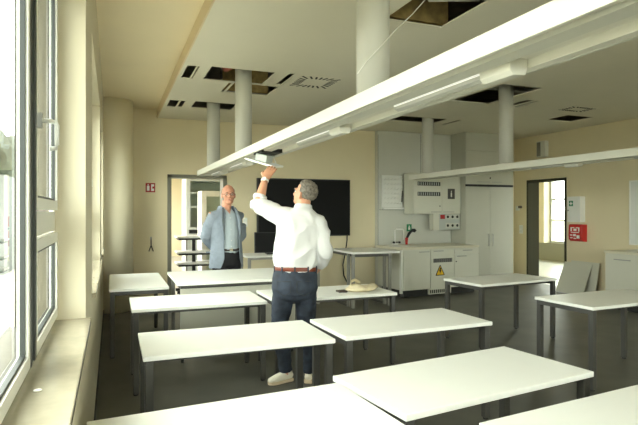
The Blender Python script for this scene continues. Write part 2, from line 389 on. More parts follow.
# corridor behind the right-wall door
CX0, CX1 = XR + 0.27, 12.6
struct('floor_corridor', bx(CX0 + 0.0, CX1 + 0.3, 3.0, 22.0, -0.2, 0), 'corr_floor')
struct('ceiling_corridor', bx(CX0, CX1 + 0.3, 3.0, 22.0, 3.2, 3.4), 'ceil')
bm = nb(); box(bm, CX1, CX1 + 0.3, 3.0, 22.0, 0, 0.55); box(bm, CX1, CX1 + 0.3, 3.0, 22.0, 2.85, 3.2)
struct('wall_corridor', bm, 'grey_wall')
bm = nb()
box(bm, CX1 - 0.15, CX1 + 0.3, 12.75, 13.35, 0.55, 2.85); box(bm, CX1 - 0.15, CX1 + 0.3, 8.4, 8.9, 0.55, 2.85); box(bm, CX1 - 0.15, CX1 + 0.3, 17.3, 17.8, 0.55, 2.85)
struct('trim_3', bm, 'cream_dimmed')
struct('wall_corridor_end', bx(CX0, CX1 + 0.3, 21.9, 22.0, 0, 3.2), 'cream')
struct('wall_corridor_front', bx(CX0, CX1 + 0.3, 3.0, 3.1, 0, 3.2), 'cream')
bm = nb(); box(bm, 6.2, CX0, YB + 0.25, 22.0, 0, 3.2); struct('wall_corridor_left', bm, 'cream')
for n, (a, b2) in enumerate(((8.9, 12.75), (13.35, 17.3), (3.0, 8.4), (17.8, 22.0))):
    t = sempty('window_%d' % (n + 4), (CX1 + 0.1, a, 0.55)); L_ = b2 - a
    b_ = nb(); pane_frame(b_, 0, L_, 0, 2.3, 0.06, 0, 0.07)
    for z in (0.68, 1.32): box(b_, 0, 0.07, 0.06, L_ - 0.06, z, z + 0.05)
    for k in range(1, 3): box(b_, 0, 0.07, L_ * k / 3 - 0.03, L_ * k / 3 + 0.03, 0.06, 2.24)
    obj('frame', b_, 'hood', t)
    obj('pane', bx(0.03, 0.04, 0.06, L_ - 0.06, 0.06, 2.24), 'glass', t)

# next-room contents seen through the door
t = thing('fume_hood', 'grey glass-fronted fume hood standing beyond the doorway behind the white cabinet', 'fume hood', (1.53, 12.0, 0))
b_ = nb(); box(b_, 0, 0.05, 0, 0.8, 0, 2.28); box(b_, 1.25, 1.3, 0, 0.8, 0, 2.28); box(b_, 0.05, 1.25, 0.75, 0.8, 0, 2.28); box(b_, 0.05, 1.25, 0, 0.75, 2.2, 2.28); box(b_, 0.05, 1.25, 0, 0.75, 0.95, 1.05); box(b_, 0.05, 1.25, 0.02, 0.75, 0, 0.95)
obj('hood_body', b_, 'hood', t)
b_ = nb(); pane_frame(b_, 0, 0, 0, 0, 0, 0, 0) if False else None
b_ = nb(); box(b_, 0.05, 0.09, -0.01, 0.02, 1.12, 2.2); box(b_, 1.21, 1.25, -0.01, 0.02, 1.12, 2.2); box(b_, 0.05, 1.25, -0.012, 0.02, 1.12, 1.17); box(b_, 0.05, 1.25, -0.012, 0.02, 1.60, 1.64); box(b_, 0.05, 1.25, -0.012, 0.02, 1.92, 1.95)
obj('sash_frame', b_, 'hood', t)
obj('sash_glass', bx(0.09, 1.21, 0.0, 0.008, 1.17, 2.2), 'glass_cab', t)
obj('control_panel', bx(0.06, 1.24, -0.02, 0.03, 1.03, 1.11), 'black', t)

t = thing('white_cabinet', 'tall white glass-door cabinet just beyond the doorway behind the man in the blue jacket', 'cabinet', (1.61, 10.35, 0))
b_ = nb(); box(b_, 0, 0.02, 0, 0.5, 0.05, 1.92); box(b_, 0.83, 0.85, 0, 0.5, 0.05, 1.92); box(b_, 0.02, 0.83, 0.48, 0.5, 0.05, 1.92)
box(b_, 0.02, 0.83, 0, 0.48, 1.88, 1.92); box(b_, 0.02, 0.83, 0, 0.48, 0.05, 0.10)
obj('cabinet_body', b_, 'white', t)
for z in (0.5, 0.95, 1.4): obj('shelf', bx(0.02, 0.83, 0.03, 0.48, z, z + 0.02), 'white', t)
d_ = obj('door', (lambda q: (box(q, 0.0, 0.09, -0.025, 0, 0.08, 1.9), box(q, 0.76, 0.85, -0.025, 0, 0.08, 1.9), box(q, 0.09, 0.76, -0.025, 0, 0.08, 0.17), box(q, 0.09, 0.76, -0.025, 0, 1.81, 1.9), q)[-1])(nb()), 'white', t)
obj('door_glass', bx(0.09, 0.76, -0.016, -0.01, 0.17, 1.81), 'glass_cab', d_)

t = thing('equipment_trolley', 'tall trolley with pale shelves on a black post standing in the back doorway', 'trolley', (1.07, 9.62, 0))
for z, x1, dd in ((1.045, 0.78, 0.5), (0.775, 0.66, 0.42), (0.575, 0.76, 0.46)):
    s_ = obj('shelf', bx(0, x1, 0, dd, z, z + 0.028), 'top', t, bevel=0.003)
    obj('shelf_rail', bx(0.03, x1 - 0.03, 0.02, dd - 0.02, z - 0.035, z), 'black', s_)
obj('post', bx(0.29, 0.35, 0.2, 0.26, 0.11, 1.01), 'black', t)
obj('post', bx(0.20, 0.23, 0.39, 0.42, 0.11, 1.01), 'leg_grey', t)
obj('base', (lambda q: (box(q, 0.02, 0.7, 0.05, 0.10, 0.06, 0.11), box(q, 0.02, 0.7, 0.38, 0.43, 0.06, 0.11), box(q, 0.29, 0.35, 0.1, 0.38, 0.06, 0.11), q)[-1])(nb()), 'black', t)
for x_ in (0.06, 0.66):
    for y_ in (0.075, 0.405):
        b_ = nb(); cyl(b_, (x_ - 0.012, y_, 0.03), (x_ + 0.012, y_, 0.03), 0.03, 14); obj('caster', b_, 'rubber', t)

# fire extinguisher and its sign on the far wall beyond the door
t = thing('fire_extinguisher', 'red fire extinguisher on the far wall seen through the back doorway', 'fire extinguisher', (2.33, NY1 - 0.12, 0.46))
b_ = nb(); tube(b_, [(0, 0, 0), (0, 0, 0.02), (0, 0, 0.44), (0, 0, 0.50), (0, 0, 0.53)], [0.07, 0.085, 0.085, 0.05, 0.025], 18); obj('cylinder_body', b_, 'red', t, smooth=True)
b_ = nb(); box(b_, -0.03, 0.09, -0.015, 0.015, 0.53, 0.57); obj('valve', b_, 'black', t)
b_ = nb(); tube(b_, [(0.06, 0, 0.55), (0.12, -0.02, 0.45), (0.11, -0.02, 0.2)], 0.014, 8); obj('hose', b_, 'black', t)
obj('bracket', bx(-0.03, 0.03, 0.08, 0.1205, 0.2, 0.34), 'black', t)
t = thing('extinguisher_sign', 'plain red sign above the extinguisher seen through the back doorway', 'sign', (2.34, NY1, 1.21))
obj('sign_plate', bx(-0.1, 0.1, -0.012, 0, -0.16, 0.16), 'red', t)

# ------------------------------------------------------------------ wall fittings
t = thing('fire_safety_sign', 'small square red sign with white pictograms on the back wall', 'sign', (0.592, YB, 1.915))
obj('sign_plate', bx(-0.076, 0.076, -0.008, 0, -0.076, 0.076), 'darkred', t)
b_ = nb(); box(b_, -0.055, -0.015, -0.010, -0.008, -0.05, 0.03); box(b_, -0.045, -0.025, -0.010, -0.008, 0.035, 0.055)
box(b_, 0.012, 0.03, -0.010, -0.008, -0.055, 0.055); box(b_, 0.03, 0.058, -0.010, -0.008, 0.02, 0.055); box(b_, 0.03, 0.058, -0.010, -0.008, -0.055, -0.015)
obj('pictogram', b_, 'white', t)
t = thing('coat_hook', 'small dark forked hook hanging on the back wall below the red sign', 'hook', (0.602, YB, 1.08))
b_ = nb(); tube(b_, [(0, -0.012, 0), (0, -0.016, -0.14)], 0.009, 8); tube(b_, [(0, -0.016, -0.12), (-0.035, -0.03, -0.22)], 0.008, 8); tube(b_, [(0, -0.016, -0.12), (0.035, -0.03, -0.22)], 0.008, 8)
obj('hook_prongs', b_, 'darkleather', t); obj('wall_mount', bx(-0.012, 0.012, -0.02, 0, -0.03, 0.02), 'handle', t)
t = thing('light_switch', 'white light switch on the back wall beside the doorway frame', 'switch', (2.19, YB, 1.33))
obj('switch_plate', bx(-0.04, 0.04, -0.012, 0, -0.08, 0.08), 'white', t, bevel=0.003)
for z in (-0.04, 0.04): obj('rocker', bx(-0.028, 0.028, -0.017, -0.012, z - 0.028, z + 0.028), 'board', t)

t = thing('wall_screen', 'large black wall-mounted screen on the back wall behind the man in white', 'screen', (3.29, YB, 1.59))
obj('bezel', bx(-0.90, 0.90, -0.09, -0.03, -0.525, 0.525), 'black', t, bevel=0.004)
obj('display', bx(-0.875, 0.875, -0.093, -0.0895, -0.50, 0.50), 'screen', t)
obj('wall_bracket', bx(-0.35, 0.35, -0.03, 0, -0.25, 0.25), 'black', t)
b_ = nb(); tube(b_, [(4.13, 9.12, 1.09), (4.13, 9.12, 0.98), (4.10, 9.13, 0.75), (4.05, 9.13, 0.52), (4.06, 9.12, 0.32), (4.13, 9.11, 0.18), (4.15, 9.14, 0.012)], 0.012, 8)
tag(obj('screen_cable', b_, 'black', smooth=True), 'black cable hanging from the lower corner of the wall screen', 'cable')

# right wall
t = thing('first_aid_cabinet', 'white first-aid cabinet with green cross label beside the right doorway', 'first-aid cabinet', (XR, 7.48, 1.32))
obj('cabinet_body', bx(-0.12, 0, -0.145, 0.145, 0, 0.48), 'white', t, bevel=0.004)
d_ = obj('door', bx(-0.135, -0.121, -0.145, 0.145, 0, 0.48), 'white', t, bevel=0.003)
obj('keyhole', (lambda q: (cyl(q, (-0.145, 0.12, 0.22), (-0.135, 0.12, 0.22), 0.014, 12), q)[-1])(nb()), 'handle', d_)
l_ = obj('green_label', bx(-0.137, -0.1345, 0.01, 0.10, 0.30, 0.40), 'green', d_)
b_ = nb(); box(b_, -0.139, -0.1365, 0.045, 0.065, 0.315, 0.385); box(b_, -0.139, -0.1365, 0.02, 0.09, 0.34, 0.36); obj('white_cross', b_, 'white', l_)
t = thing('fire_blanket_box', 'red rounded box with white marks under the first-aid cabinet', 'fire blanket box', (XR, 7.45, 0.96))
b_ = nb(); prof = [(0.002, 0.0), (0.002, 0.32), (-0.10, 0.32), (-0.12, 0.30), (-0.13, 0.12), (-0.12, 0.04), (-0.08, 0.005)]
prism(b_, prof, 'y', -0.155, 0.155); obj('box_body', b_, 'red', t, bevel=0.006)
b_ = nb()
for y0, y1, z0, z1 in ((0.02, 0.10, 0.25, 0.265), (-0.10, -0.02, 0.25, 0.265), (0.075, 0.10, 0.19, 0.25), (-0.03, 0.03, 0.20, 0.24), (-0.10, -0.075, 0.19, 0.25), (-0.09, 0.09, 0.165, 0.178), (0.06, 0.11, 0.06, 0.08), (0.06, 0.11, 0.11, 0.13), (-0.02, 0.04, 0.10, 0.14), (-0.10, -0.04, 0.06, 0.12), (-0.02, 0.03, 0.05, 0.07)):
    box(b_, -0.1345, -0.110, y0, y1, z0, z1)
obj('white_marks', b_, 'white', t)
t = thing('alarm_sounder', 'small dark-red alarm unit on the right wall beside the doorway', 'alarm', (XR, 8.99, 1.61))
obj('alarm_body', bx(-0.05, 0.002, -0.03, 0.03, -0.02, 0.03), 'darkleather', t); obj('side_plate', bx(-0.02, 0, 0.04, 0.14, -0.07, 0.03), 'board', t)
t = thing('light_switch', 'white double switch on the right wall beneath the small alarm unit', 'switch', (XR, 8.98, 1.14))
obj('switch_plate', bx(-0.012, 0, -0.05, 0.05, -0.09, 0.09), 'white', t); obj('rocker', bx(-0.017, -0.012, -0.035, 0.035, 0.01, 0.07), 'board', t); obj('rocker', bx(-0.017, -0.012, -0.035, 0.035, -0.07, -0.01), 'board', t)
t = thing('wall_vent_box', 'grey upright box high on the right wall above the doorway', 'wall unit', (XR, 8.33, 2.62))
obj('housing', bx(-0.10, 0, -0.11, 0.11, 0, 0.32), 'cab2', t, bevel=0.004); obj('grille', bx(-0.104, -0.10, 0.0, 0.10, 0.02, 0.30), 'leg_grey', t)
t = thing('whiteboard', 'whiteboard on the right wall above the low white cabinet', 'whiteboard', (XR, 5.2, 0.98))
obj('board_surface', bx(-0.025, 0, -1.2, 1.2, 0, 1.04), 'board', t); b_ = nb(); pane_frame(b_, -1.22, 1.22, -0.02, 1.06, 0.02, -0.032, -0.0005); obj('board_frame', b_, 'white', t)

# leaning ceiling tiles
def tile(y0, y1, xf, lean, label, h=0.60):
    t = thing('ceiling_tile', label, 'ceiling tile', (xf, (y0 + y1) / 2, 0.004)); w = (y1 - y0) / 2
    t.rotation_euler = (0, lean, 0)
    obj('tile_face', bx(-0.02, -0.004, -w, w, 0, h), 'cab', t); obj('tile_backing', bx(-0.004, 0.012, -w + 0.01, w - 0.01, 0.01, h - 0.01), 'tile_back', t)
tile(7.12, 7.74, 7.86, 0.40, 'white ceiling tile leaning against the right wall, frontmost of the leaning pair')
tile(6.98, 7.60, 8.00, 0.19, 'second leaning ceiling tile, its brown backing edge showing behind the white one')

# low cabinet on the right wall
t = thing('low_cabinet', 'low white cabinet with pale worktop under the whiteboard at the right wall', 'cabinet', (7.28, 3.2, 0))
obj('cabinet_body', bx(0.02, 0.86, 0.02, 2.98, 0.10, 0.865), 'cab', t); obj('plinth', bx(0.06, 0.86, 0.03, 2.97, 0, 0.10), 'gap', t)
obj('worktop', bx(0, 0.868, 0, 3.0, 0.865, 0.90), 'worktop', t, bevel=0.003)
for k in range(5):
    y0 = 0.025 + k * 0.59
    d_ = obj('door', bx(0.0, 0.019, y0 + 0.004, y0 + 0.586, 0.11, 0.855), 'cab', t, bevel=0.002)
    obj('handle', bx(-0.022, -0.012, y0 + 0.14, y0 + 0.42, 0.77, 0.785), 'handle', d_)

# ------------------------------------------------------------------ back-right service wall
PX0, PY = 4.76, 9.08
t = thing('service_panel', 'full-height pale grey service panel behind the laboratory sink', 'wall panel', (PX0, PY, 0))
obj('panel_board', bx(0, 1.67, 0, 0.115, 0.0, ZC - 0.002), 'cab2', t)
b_ = nb(); box(b_, 0.03, 1.66, -0.003, 0.001, 1.55, 1.556); box(b_, 0.003, 0.008, -0.003, 0.001, 0.05, 3.0); box(b_, 0.95, 0.955, -0.003, 0.001, 2.2, 3.05); obj('panel_joint', b_, 'gap', t)

TX0, TX1, TY = 6.44, 7.60, 8.6
t = thing('tall_cabinet', 'tall built-in white double-door cupboard in the far right corner', 'cupboard', (TX0, TY, 0))
W = TX1 - TX0
obj('cabinet_body', bx(0, W, 0.021, 0.599, 0.08, ZC - 0.002), 'cab_tall', t)
obj('plinth', bx(0.02, W - 0.02, 0.05, 0.59, 0, 0.08), 'gap', t)
for x0, x1, hx in ((0.004, W / 2 - 0.003, W / 2 - 0.05), (W / 2 + 0.003, W - 0.004, W / 2 + 0.05)):
    d_ = obj('door', bx(x0, x1, 0, 0.02, 0.09, 1.99), 'cab_tall', t, bevel=0.002)
    b_ = nb(); tube(b_, [(hx, 0, 0.84), (hx, -0.03, 0.85), (hx, -0.03, 1.06), (hx, 0, 1.07)], 0.007, 8); obj('handle', b_, 'handle', d_)
obj('black_gap_strip', bx(0.0, W, 0.004, 0.02, 2.012, 2.055), 'black', t)
f_ = obj('upper_flap', bx(0.004, W - 0.004, 0, 0.02, 2.065, 2.70), 'cab_tall', t, bevel=0.002)
obj('flap_handle', bx(0.26, 0.56, -0.022, -0.012, 2.10, 2.112), 'handle', f_); obj('flap_handle', bx(0.62, 0.86, -0.022, -0.012, 2.10, 2.112), 'handle', f_)
obj('flap_lock', bx(W / 2 - 0.01, W / 2 + 0.01, -0.012, 0, 2.17, 2.20), 'gap', f_)
obj('upper_flap', bx(0.004, W - 0.004, 0, 0.02, 2.715, ZC - 0.01), 'cab_tall', t, bevel=0.002)

# laboratory sink unit
RZ5 = math.radians(5)
t = thing('sink_cabinet', 'white laboratory sink unit with yellow hazard triangle against the service panel', 'sink unit', (4.70, 8.06, 0), RZ5)
W = 1.76
obj('cabinet_body', bx(0.04, W, 0.03, 0.84, 0.13, 0.845), 'cab', t)
obj('plinth', bx(0.10, W - 0.02, 0.12, 0.80, 0.0, 0.13), 'gap', t)
obj('worktop', bx(0, W, 0, 0.855, 0.845, 0.885), 'worktop', t, bevel=0.003)
obj('basin', (lambda q: (pane_frame(q, 0, 0, 0, 0, 0, 0, 0) if False else None, box(q, 0.06, 0.46, 0.18, 0.62, 0.884, 0.888), q)[-1])(nb()), 'white', t)
d_ = obj('door', bx(0.045, 0.62, 0.008, 0.028, 0.14, 0.835), 'cab', t, bevel=0.002); obj('handle', bx(0.36, 0.58, -0.016, -0.006, 0.795, 0.808), 'handle', d_)
d_ = obj('door', bx(0.63, 1.16, 0.008, 0.028, 0.14, 0.835), 'cab', t, bevel=0.002); obj('handle', bx(0.68, 0.90, -0.016, -0.006, 0.80, 0.813), 'handle', d_)
b_ = nb(); box(b_, 0.69, 1.11, 0.002, 0.0095, 0.60, 0.67); g_ = obj('vent_grille', b_, 'gap', d_)
b_ = nb()
for k in range(9): box(b_, 0.705 + k * 0.046, 0.725 + k * 0.046, -0.001, 0.004, 0.605, 0.665)
obj('grille_bars', b_, 'handle', g_)
b_ = nb(); prism(b_, [(0.74, 0.37), (0.93, 0.37), (0.835, 0.55)], 'y', 0.002, 0.0095); h_ = obj('hazard_triangle', b_, 'yellow', d_)
b_ = nb()
for (x0, z0), (x1, z1) in (((0.74, 0.37), (0.93, 0.37)), ((0.93, 0.37), (0.835, 0.55)), ((0.835, 0.55), (0.74, 0.37))):
    tube(b_, [(x0, 0.003, z0), (x1, 0.003, z1)], 0.007, 6)
prism(b_, [(0.83, 0.505), (0.862, 0.505), (0.843, 0.46), (0.863, 0.46), (0.824, 0.385), (0.834, 0.437), (0.81, 0.437)], 'y', -0.001, 0.004)
obj('black_symbol', b_, 'black', h_)
d_ = obj('drawer', bx(1.17, W - 0.005, 0.008, 0.028, 0.735, 0.835), 'cab', t, bevel=0.002); obj('handle', bx(1.36, 1.58, -0.016, -0.006, 0.795, 0.808), 'handle', d_)
d_ = obj('door', bx(1.17, W - 0.005, 0.008, 0.028, 0.14, 0.725), 'cab', t, bevel=0.002); obj('handle', bx(1.22, 1.44, -0.016, -0.006, 0.69, 0.703), 'handle', d_)
obj('lock', (lambda q: (cyl(q, (1.21, 0.0, 0.60), (1.21, 0.01, 0.60), 0.012, 10), q)[-1])(nb()), 'gap', d_)
k_ = obj('floor_grille', bx(0.60, 1.10, 0.02, 0.06, 0.03, 0.13), 'cab', t)
b_ = nb()
for k in range(11): box(b_, 0.62 + k * 0.043, 0.645 + k * 0.043, 0.015, 0.0205, 0.05, 0.11)
obj('grille_slots', b_, 'gap', k_)
for y_ in (0.07, 0.6):
    b_ = nb(); cyl(b_, (0.03, y_, 0.04), (0.06, y_, 0.04), 0.04, 14); box(b_, 0.035, 0.055, y_ - 0.015, y_ + 0.015, 0.04, 0.13); obj('caster', b_, 'leg', t)
obj('side_post', bx(0.0, 0.035, 0.03, 0.08, 0.08, 0.845), 'white', t)
# tap, eye shower
t = thing('laboratory_tap', 'white square-arched tap with dark knobs at the laboratory sink', 'tap', (5.00, 8.84, 0.886))
b_ = nb(); tube(b_, [(0, 0, 0), (0, 0, 0.28), (0.02, -0.01, 0.30), (0.14, -0.04, 0.30), (0.16, -0.045, 0.28), (0.16, -0.045, 0.10)], 0.014, 10); obj('spout', b_, 'white', t, smooth=True)
obj('tap_base', bx(-0.05, 0.05, -0.035, 0.035, 0, 0.03), 'white', t)
for x_ in (-0.045, 0.075):
    b_ = nb(); tube(b_, [(x_, -0.02, 0.05), (x_, -0.055, 0.05)], 0.02, 10); cyl(b_, (x_, 0, 0.05), (0.0, 0, 0.05), 0.009, 8); obj('knob', b_, 'black', t)
t = thing('eye_shower', 'red and black hand-held eye shower standing at the back of the sink worktop', 'eye shower', (5.27, 8.87, 0.886))
b_ = nb(); tube(b_, [(0, 0, 0), (0, 0, 0.10)], [0.022, 0.03], 12); tube(b_, [(0, 0, 0.10), (0.005, 0, 0.13)], [0.033, 0.026], 12); obj('red_base', b_, 'red', t, smooth=True)
b_ = nb(); tube(b_, [(0.005, 0, 0.12), (0.05, -0.01, 0.21), (0.12, -0.02, 0.28)], [0.022, 0.028, 0.022], 12); tube(b_, [(0.10, -0.02, 0.27), (0.15, -0.04, 0.27), (0.17, -0.05, 0.25)], [0.03, 0.036, 0.03], 12); obj('black_head', b_, 'black', t, smooth=True)
t = thing('eye_wash_sign', 'small green safety sign on the panel behind the eye shower', 'sign', (5.45, PY, 1.20))
obj('sign_plate', bx(-0.055, 0.055, -0.008, 0, -0.07, 0.07), 'green', t); b_ = nb(); box(b_, -0.02, 0.02, -0.010, -0.008, -0.04, 0.01); box(b_, -0.012, 0.012, -0.010, -0.008, 0.018, 0.04); obj('pictogram', b_, 'white', t)

# wall cupboard above
t = thing('wall_cupboard', 'white two-door wall cupboard with vent grilles above the laboratory sink', 'wall cupboard', (5.31, 8.68, 1.475), math.radians(3.5))
W = 1.12
obj('cupboard_body', bx(0, W, 0.02, 0.32, 0, 0.78), 'cab', t)
d_ = obj('door', bx(0.004, 0.66, 0, 0.019, 0.005, 0.775), 'cab', t, bevel=0.002)
for z in (0.48, 0.285):
    g_ = obj('vent_grille', bx(0.09, 0.62, -0.004, 0.001, z + 0.06, z + 0.135), 'gap', d_)
    b_ = nb()
    for k in range(10): box(b_, 0.108 + k * 0.051, 0.124 + k * 0.051, -0.007, -0.003, z + 0.068, z + 0.127)
    obj('grille_bars', b_, 'hood', g_)
obj('lock', bx(0.60, 0.62, -0.008, 0, 0.14, 0.16), 'gap', d_)
obj('handle', bx(0.40, 0.64, -0.016, -0.006, 0.03, 0.042), 'handle', d_)
d_ = obj('door', bx(0.668, W - 0.004, 0, 0.019, 0.005, 0.775), 'cab', t, bevel=0.002); obj('handle', bx(0.69, 0.95, -0.016, -0.006, 0.03, 0.042), 'handle', d_)
s_ = obj('pictogram_sign', bx(0.80, 0.97, -0.004, 0.001, 0.29, 0.49), 'leg', d_)
b_ = nb(); box(b_, 0.87, 0.90, -0.007, -0.003, 0.33, 0.41); box(b_, 0.877, 0.893, -0.007, -0.003, 0.415, 0.45); obj('white_figure', b_, 'white', s_)
# socket strip below
t = thing('socket_box', 'grey socket box with red switch mounted below the wall cupboard', 'socket box', (5.93, 8.88, 1.165))
obj('box_body', bx(0, 0.49, -0.12, -0.0005, 0, 0.305), 'hood', t, bevel=0.004)
obj('white_cover', bx(-0.14, -0.004, -0.13, 0, -0.01, 0.305), 'cab', t)
b_ = nb(); box(b_, 0.03, 0.13, -0.126, -0.119, 0.21, 0.29); obj('red_switch', b_, 'darkred', t)
for z in (0.04, 0.21):
    for k in range(3):
        f_ = obj('socket', bx(0.15 + k * 0.11, 0.25 + k * 0.11, -0.126, -0.119, z - 0.01, z + 0.09), 'cab2', t); b_ = nb(); cyl(b_, (0.20 + k * 0.11, -0.127, z + 0.04), (0.20 + k * 0.11, -0.1255, z + 0.04), 0.028, 12); obj('socket_hole', b_, 'gap', f_)
# drying rack
t = thing('drying_rack', 'white peg drying rack on the service panel beside the wall cupboard', 'drying rack', (4.84, PY, 1.56))
obj('back_board', bx(0, 0.44, -0.03, -0.0005, 0.04, 0.66), 'white', t, bevel=0.004); obj('drip_tray', bx(-0.01, 0.45, -0.10, -0.0005, 0, 0.035), 'white', t, bevel=0.003)
for r_ in range(6):
    for k in range(6):
        b_ = nb(); p0 = Vector((0.04 + k * 0.072, -0.03, 0.11 + r_ * 0.092)); tube(b_, [p0, p0 + Vector((0, -0.085, 0.035))], [0.006, 0.005], 8); obj('peg', b_, 'white', t)
b_ = nb(); tube(b_, [(0.37, -0.13, 0.14), (0.39, -0.13, 0.36)], 0.014, 8); tag(obj('brush', b_, 'leg', loc=(4.84, PY, 1.56)), 'dark brush handle hanging on the drying rack', 'brush')

# ------------------------------------------------------------------ service beams and ducts
def beam(x0, y0, y1, label):
    t = thing('service_beam', label, 'service beam', (x0, y0, 2.077)); L = y1 - y0
    W = 0.318
    b_ = nb()
    prism(b_, [(0, 0.082), (0, 0.0), (0.022, 0.0), (0.028, 0.012), (0.05, 0.012), (0.056, 0.034), (0.262, 0.034), (0.268, 0.0), (W, 0.0), (W, 0.082)], 'y', 0, L)
    obj('housing', b_, 'beam', t, bevel=0.003)
    b_ = nb(); prism(b_, [(0.075, 0.034), (0.085, 0.010), (0.155, 0.006), (0.165, 0.034)], 'y', 0.03, L - 0.03); obj('centre_channel', b_, 'beam_under', t)
    obj('end_cap', bx(0.002, W - 0.002, L, L + 0.012, 0.002, 0.08), 'beam', t); b_ = nb(); box(b_, W, W + 0.012, 0, L, 0.0, 0.006); obj('edge_rail', b_, 'beam_under', t)
    return t
def lamp(t, y0, y1, blk):
    """linear lamp with its ballast block at the near end, coordinates along the beam"""
    l_ = obj('lamp_lens', (lambda q: (prism(q, [(0.19, 0.034), (0.195, -0.004), (0.215, -0.012), (0.245, -0.004), (0.25, 0.034)], 'y', y0 + blk, y1), q)[-1])(nb()), 'lens', t)
    obj('lamp_strip', bx(0.183, 0.190, y0 + blk + 0.01, y1 - 0.01, 0.010, 0.034), 'glow', t)
    obj('lamp_block', (lambda q: (prism(q, [(0.170, 0.034), (0.178, -0.016), (0.195, -0.032), (0.25, -0.030), (0.262, -0.004), (0.262, 0.034)], 'y', y0, y0 + blk), q)[-1])(nb()), 'beam', t, bevel=0.003)
B1 = beam(1.24, -0.6, 8.42, 'long white service beam overhead running from the viewer to the back doorway')
for y0 in (1.62, 3.25, 5.9, 7.3): lamp(B1, y0 + 0.6, y0 + 0.6 + 0.92, 0.18)
B2 = beam(4.87, -0.6, 8.12, 'long white service beam on the right ending at the wall cupboard')
for y0 in (1.4, 3.2, 4.65): lamp(B2, y0 + 0.6, y0 + 0.6 + 0.75, 0.2)
# hatch opening in the near beam
hb = obj('hatch_opening', bx(0.06, 0.262, 5.40, 5.70, -0.0015, 0.033), 'black', B1)
def bl(x, y, z): return Vector((x - 1.24, y + 0.6, z - 2.077))
pa, pb_ = Vector((1.205, 5.02, 2.035)), Vector((1.425, 4.77, 1.94)); u = (pb_ - pa); Lf = u.length; u.normalize()
v_ = Vector((0.42, 0.88, 0.20)); v_ = (v_ - u * v_.dot(u)).normalized(); n_ = u.cross(v_)
mtF = Matrix((u, v_, n_)).transposed().to_4x4(); mtF.translation = pa - Vector((1.24, -0.6, 2.077))
hf = obj('hatch_flap', bx(0, Lf, -0.02, 0.14, -0.012, 0.006, mtx=mtF), 'white', B1, bevel=0.002)
obj('flap_casing', bx(0.09, 0.22, 0.02, 0.13, 0.006, 0.075, mtx=mtF), 'hood', hf, bevel=0.003)
b_ = nb(); tube(b_, [mtF @ Vector((0.03, 0.13, 0.0)), bl(1.315, 5.06, 2.09)], 0.006, 8); obj('flap_stay', b_, 'white', hf)
b_ = nb(); tube(b_, [mtF @ Vector((0.27, 0.13, 0.0)), bl(1.48, 5.06, 2.09)], 0.006, 8); obj('flap_stay', b_, 'white', hf)
def duct(x, y, zt, label):
    t = thing('supply_duct', label, 'duct', (x, y, 2.16), group='round supply ducts')
    b_ = nb(); cyl(b_, (0, 0, 0), (0, 0, zt - 2.16), 0.095, 32); obj('tube', b_, 'duct', t, smooth=True)
    b_ = nb(); tube(b_, [(0, 0, 0.0), (0, 0, 0.012)], 0.105, 32); obj('collar', b_, 'beam', t)
duct(1.40, 2.73, ZC - 0.001, 'thick white round duct nearest the viewer with a thin cord tied on')
duct(1.41, 6.0, 3.72, 'white round duct rising into the open ceiling tile with the red hose')
duct(1.40, 7.88, 3.72, 'white round duct at the far end of the nearer beam')
duct(5.02, 7.75, 3.72, 'white round duct on the far beam in front of the service panel')
duct(5.02, 5.82, 3.72, 'white round duct rising into the big double ceiling opening')
# thin cord
b_ = nb(); tube(b_, [(2.20, 3.33, 3.25), (2.06, 3.20, 3.02), (1.78, 2.925, 2.775), (1.50, 2.655, 2.55), (1.40, 2.61, 2.45), (1.325, 2.655, 2.36), (1.302, 2.73, 2.305)], 0.0035, 6)
tag(obj('cord', b_, 'white', smooth=True), 'thin white cord hanging slack from the ceiling opening to the nearest duct', 'cord')

# ------------------------------------------------------------------ tables
def table(x0, x1, y0, y1, label, z=0.715, rot=0.0, legm='leg', long_x=True, group='white-topped classroom tables'):
    cx, cy = (x0 + x1) / 2, (y0 + y1) / 2; w, h = (x1 - x0) / 2, (y1 - y0) / 2
    t = thing('classroom_table', label, 'table', (cx, cy, 0), rot, group)
    th = 0.027
    obj('table_top', bx(-w, w, -h, h, z - th, z), 'top', t, bevel=0.0025)
    lw = 0.045; ix, iy = w - 0.012, h - 0.012
    for sx in (-1, 1):
        for sy in (-1, 1):
            l_ = obj('leg', bx(min(sx * ix, sx * (ix - lw)), max(sx * ix, sx * (ix - lw)), min(sy * iy, sy * (iy - lw)), max(sy * iy, sy * (iy - lw)), 0.012, z - th), legm, t, bevel=0.003)
            b_ = nb(); cyl(b_, (sx * (ix - lw / 2), sy * (iy - lw / 2), 0), (sx * (ix - lw / 2), sy * (iy - lw / 2), 0.012), 0.02, 12); obj('foot_cap', b_, 'rubber', l_)
    q = nb()
    for s in (-1, 1):
        if long_x: box(q, min(s * ix, s * (ix - 0.03)), max(s * ix, s * (ix - 0.03)), -iy + lw, iy - lw, z - th - 0.04, z - th)
        else: box(q, -ix + lw, ix - lw, min(s * iy, s * (iy - 0.03)), max(s * iy, s * (iy - 0.03)), z - th - 0.04, z - th)
    if long_x: box(q, -ix + 0.03, ix - 0.03, iy - 0.15, iy - 0.11, z - th - 0.04, z - th); box(q, -ix + 0.03, ix - 0.03, -iy + 0.11, -iy + 0.15, z - th - 0.04, z - th)
    else: box(q, -0.02, 0.02, -iy + 0.03, iy - 0.03, z - th - 0.04, z - th)
    obj('under_frame', q, legm, t)
    return t
table(-0.03, 0.57, 5.86, 7.28, 'white table set lengthwise along the window wall near the corner column', long_x=False)
table(0.15, 1.30, 4.60, 5.27, 'white table before the demonstration desk, on the window side of the man in white')
table(1.375, 2.64, 4.62, 5.29, 'white table carrying the crumpled linen bag')
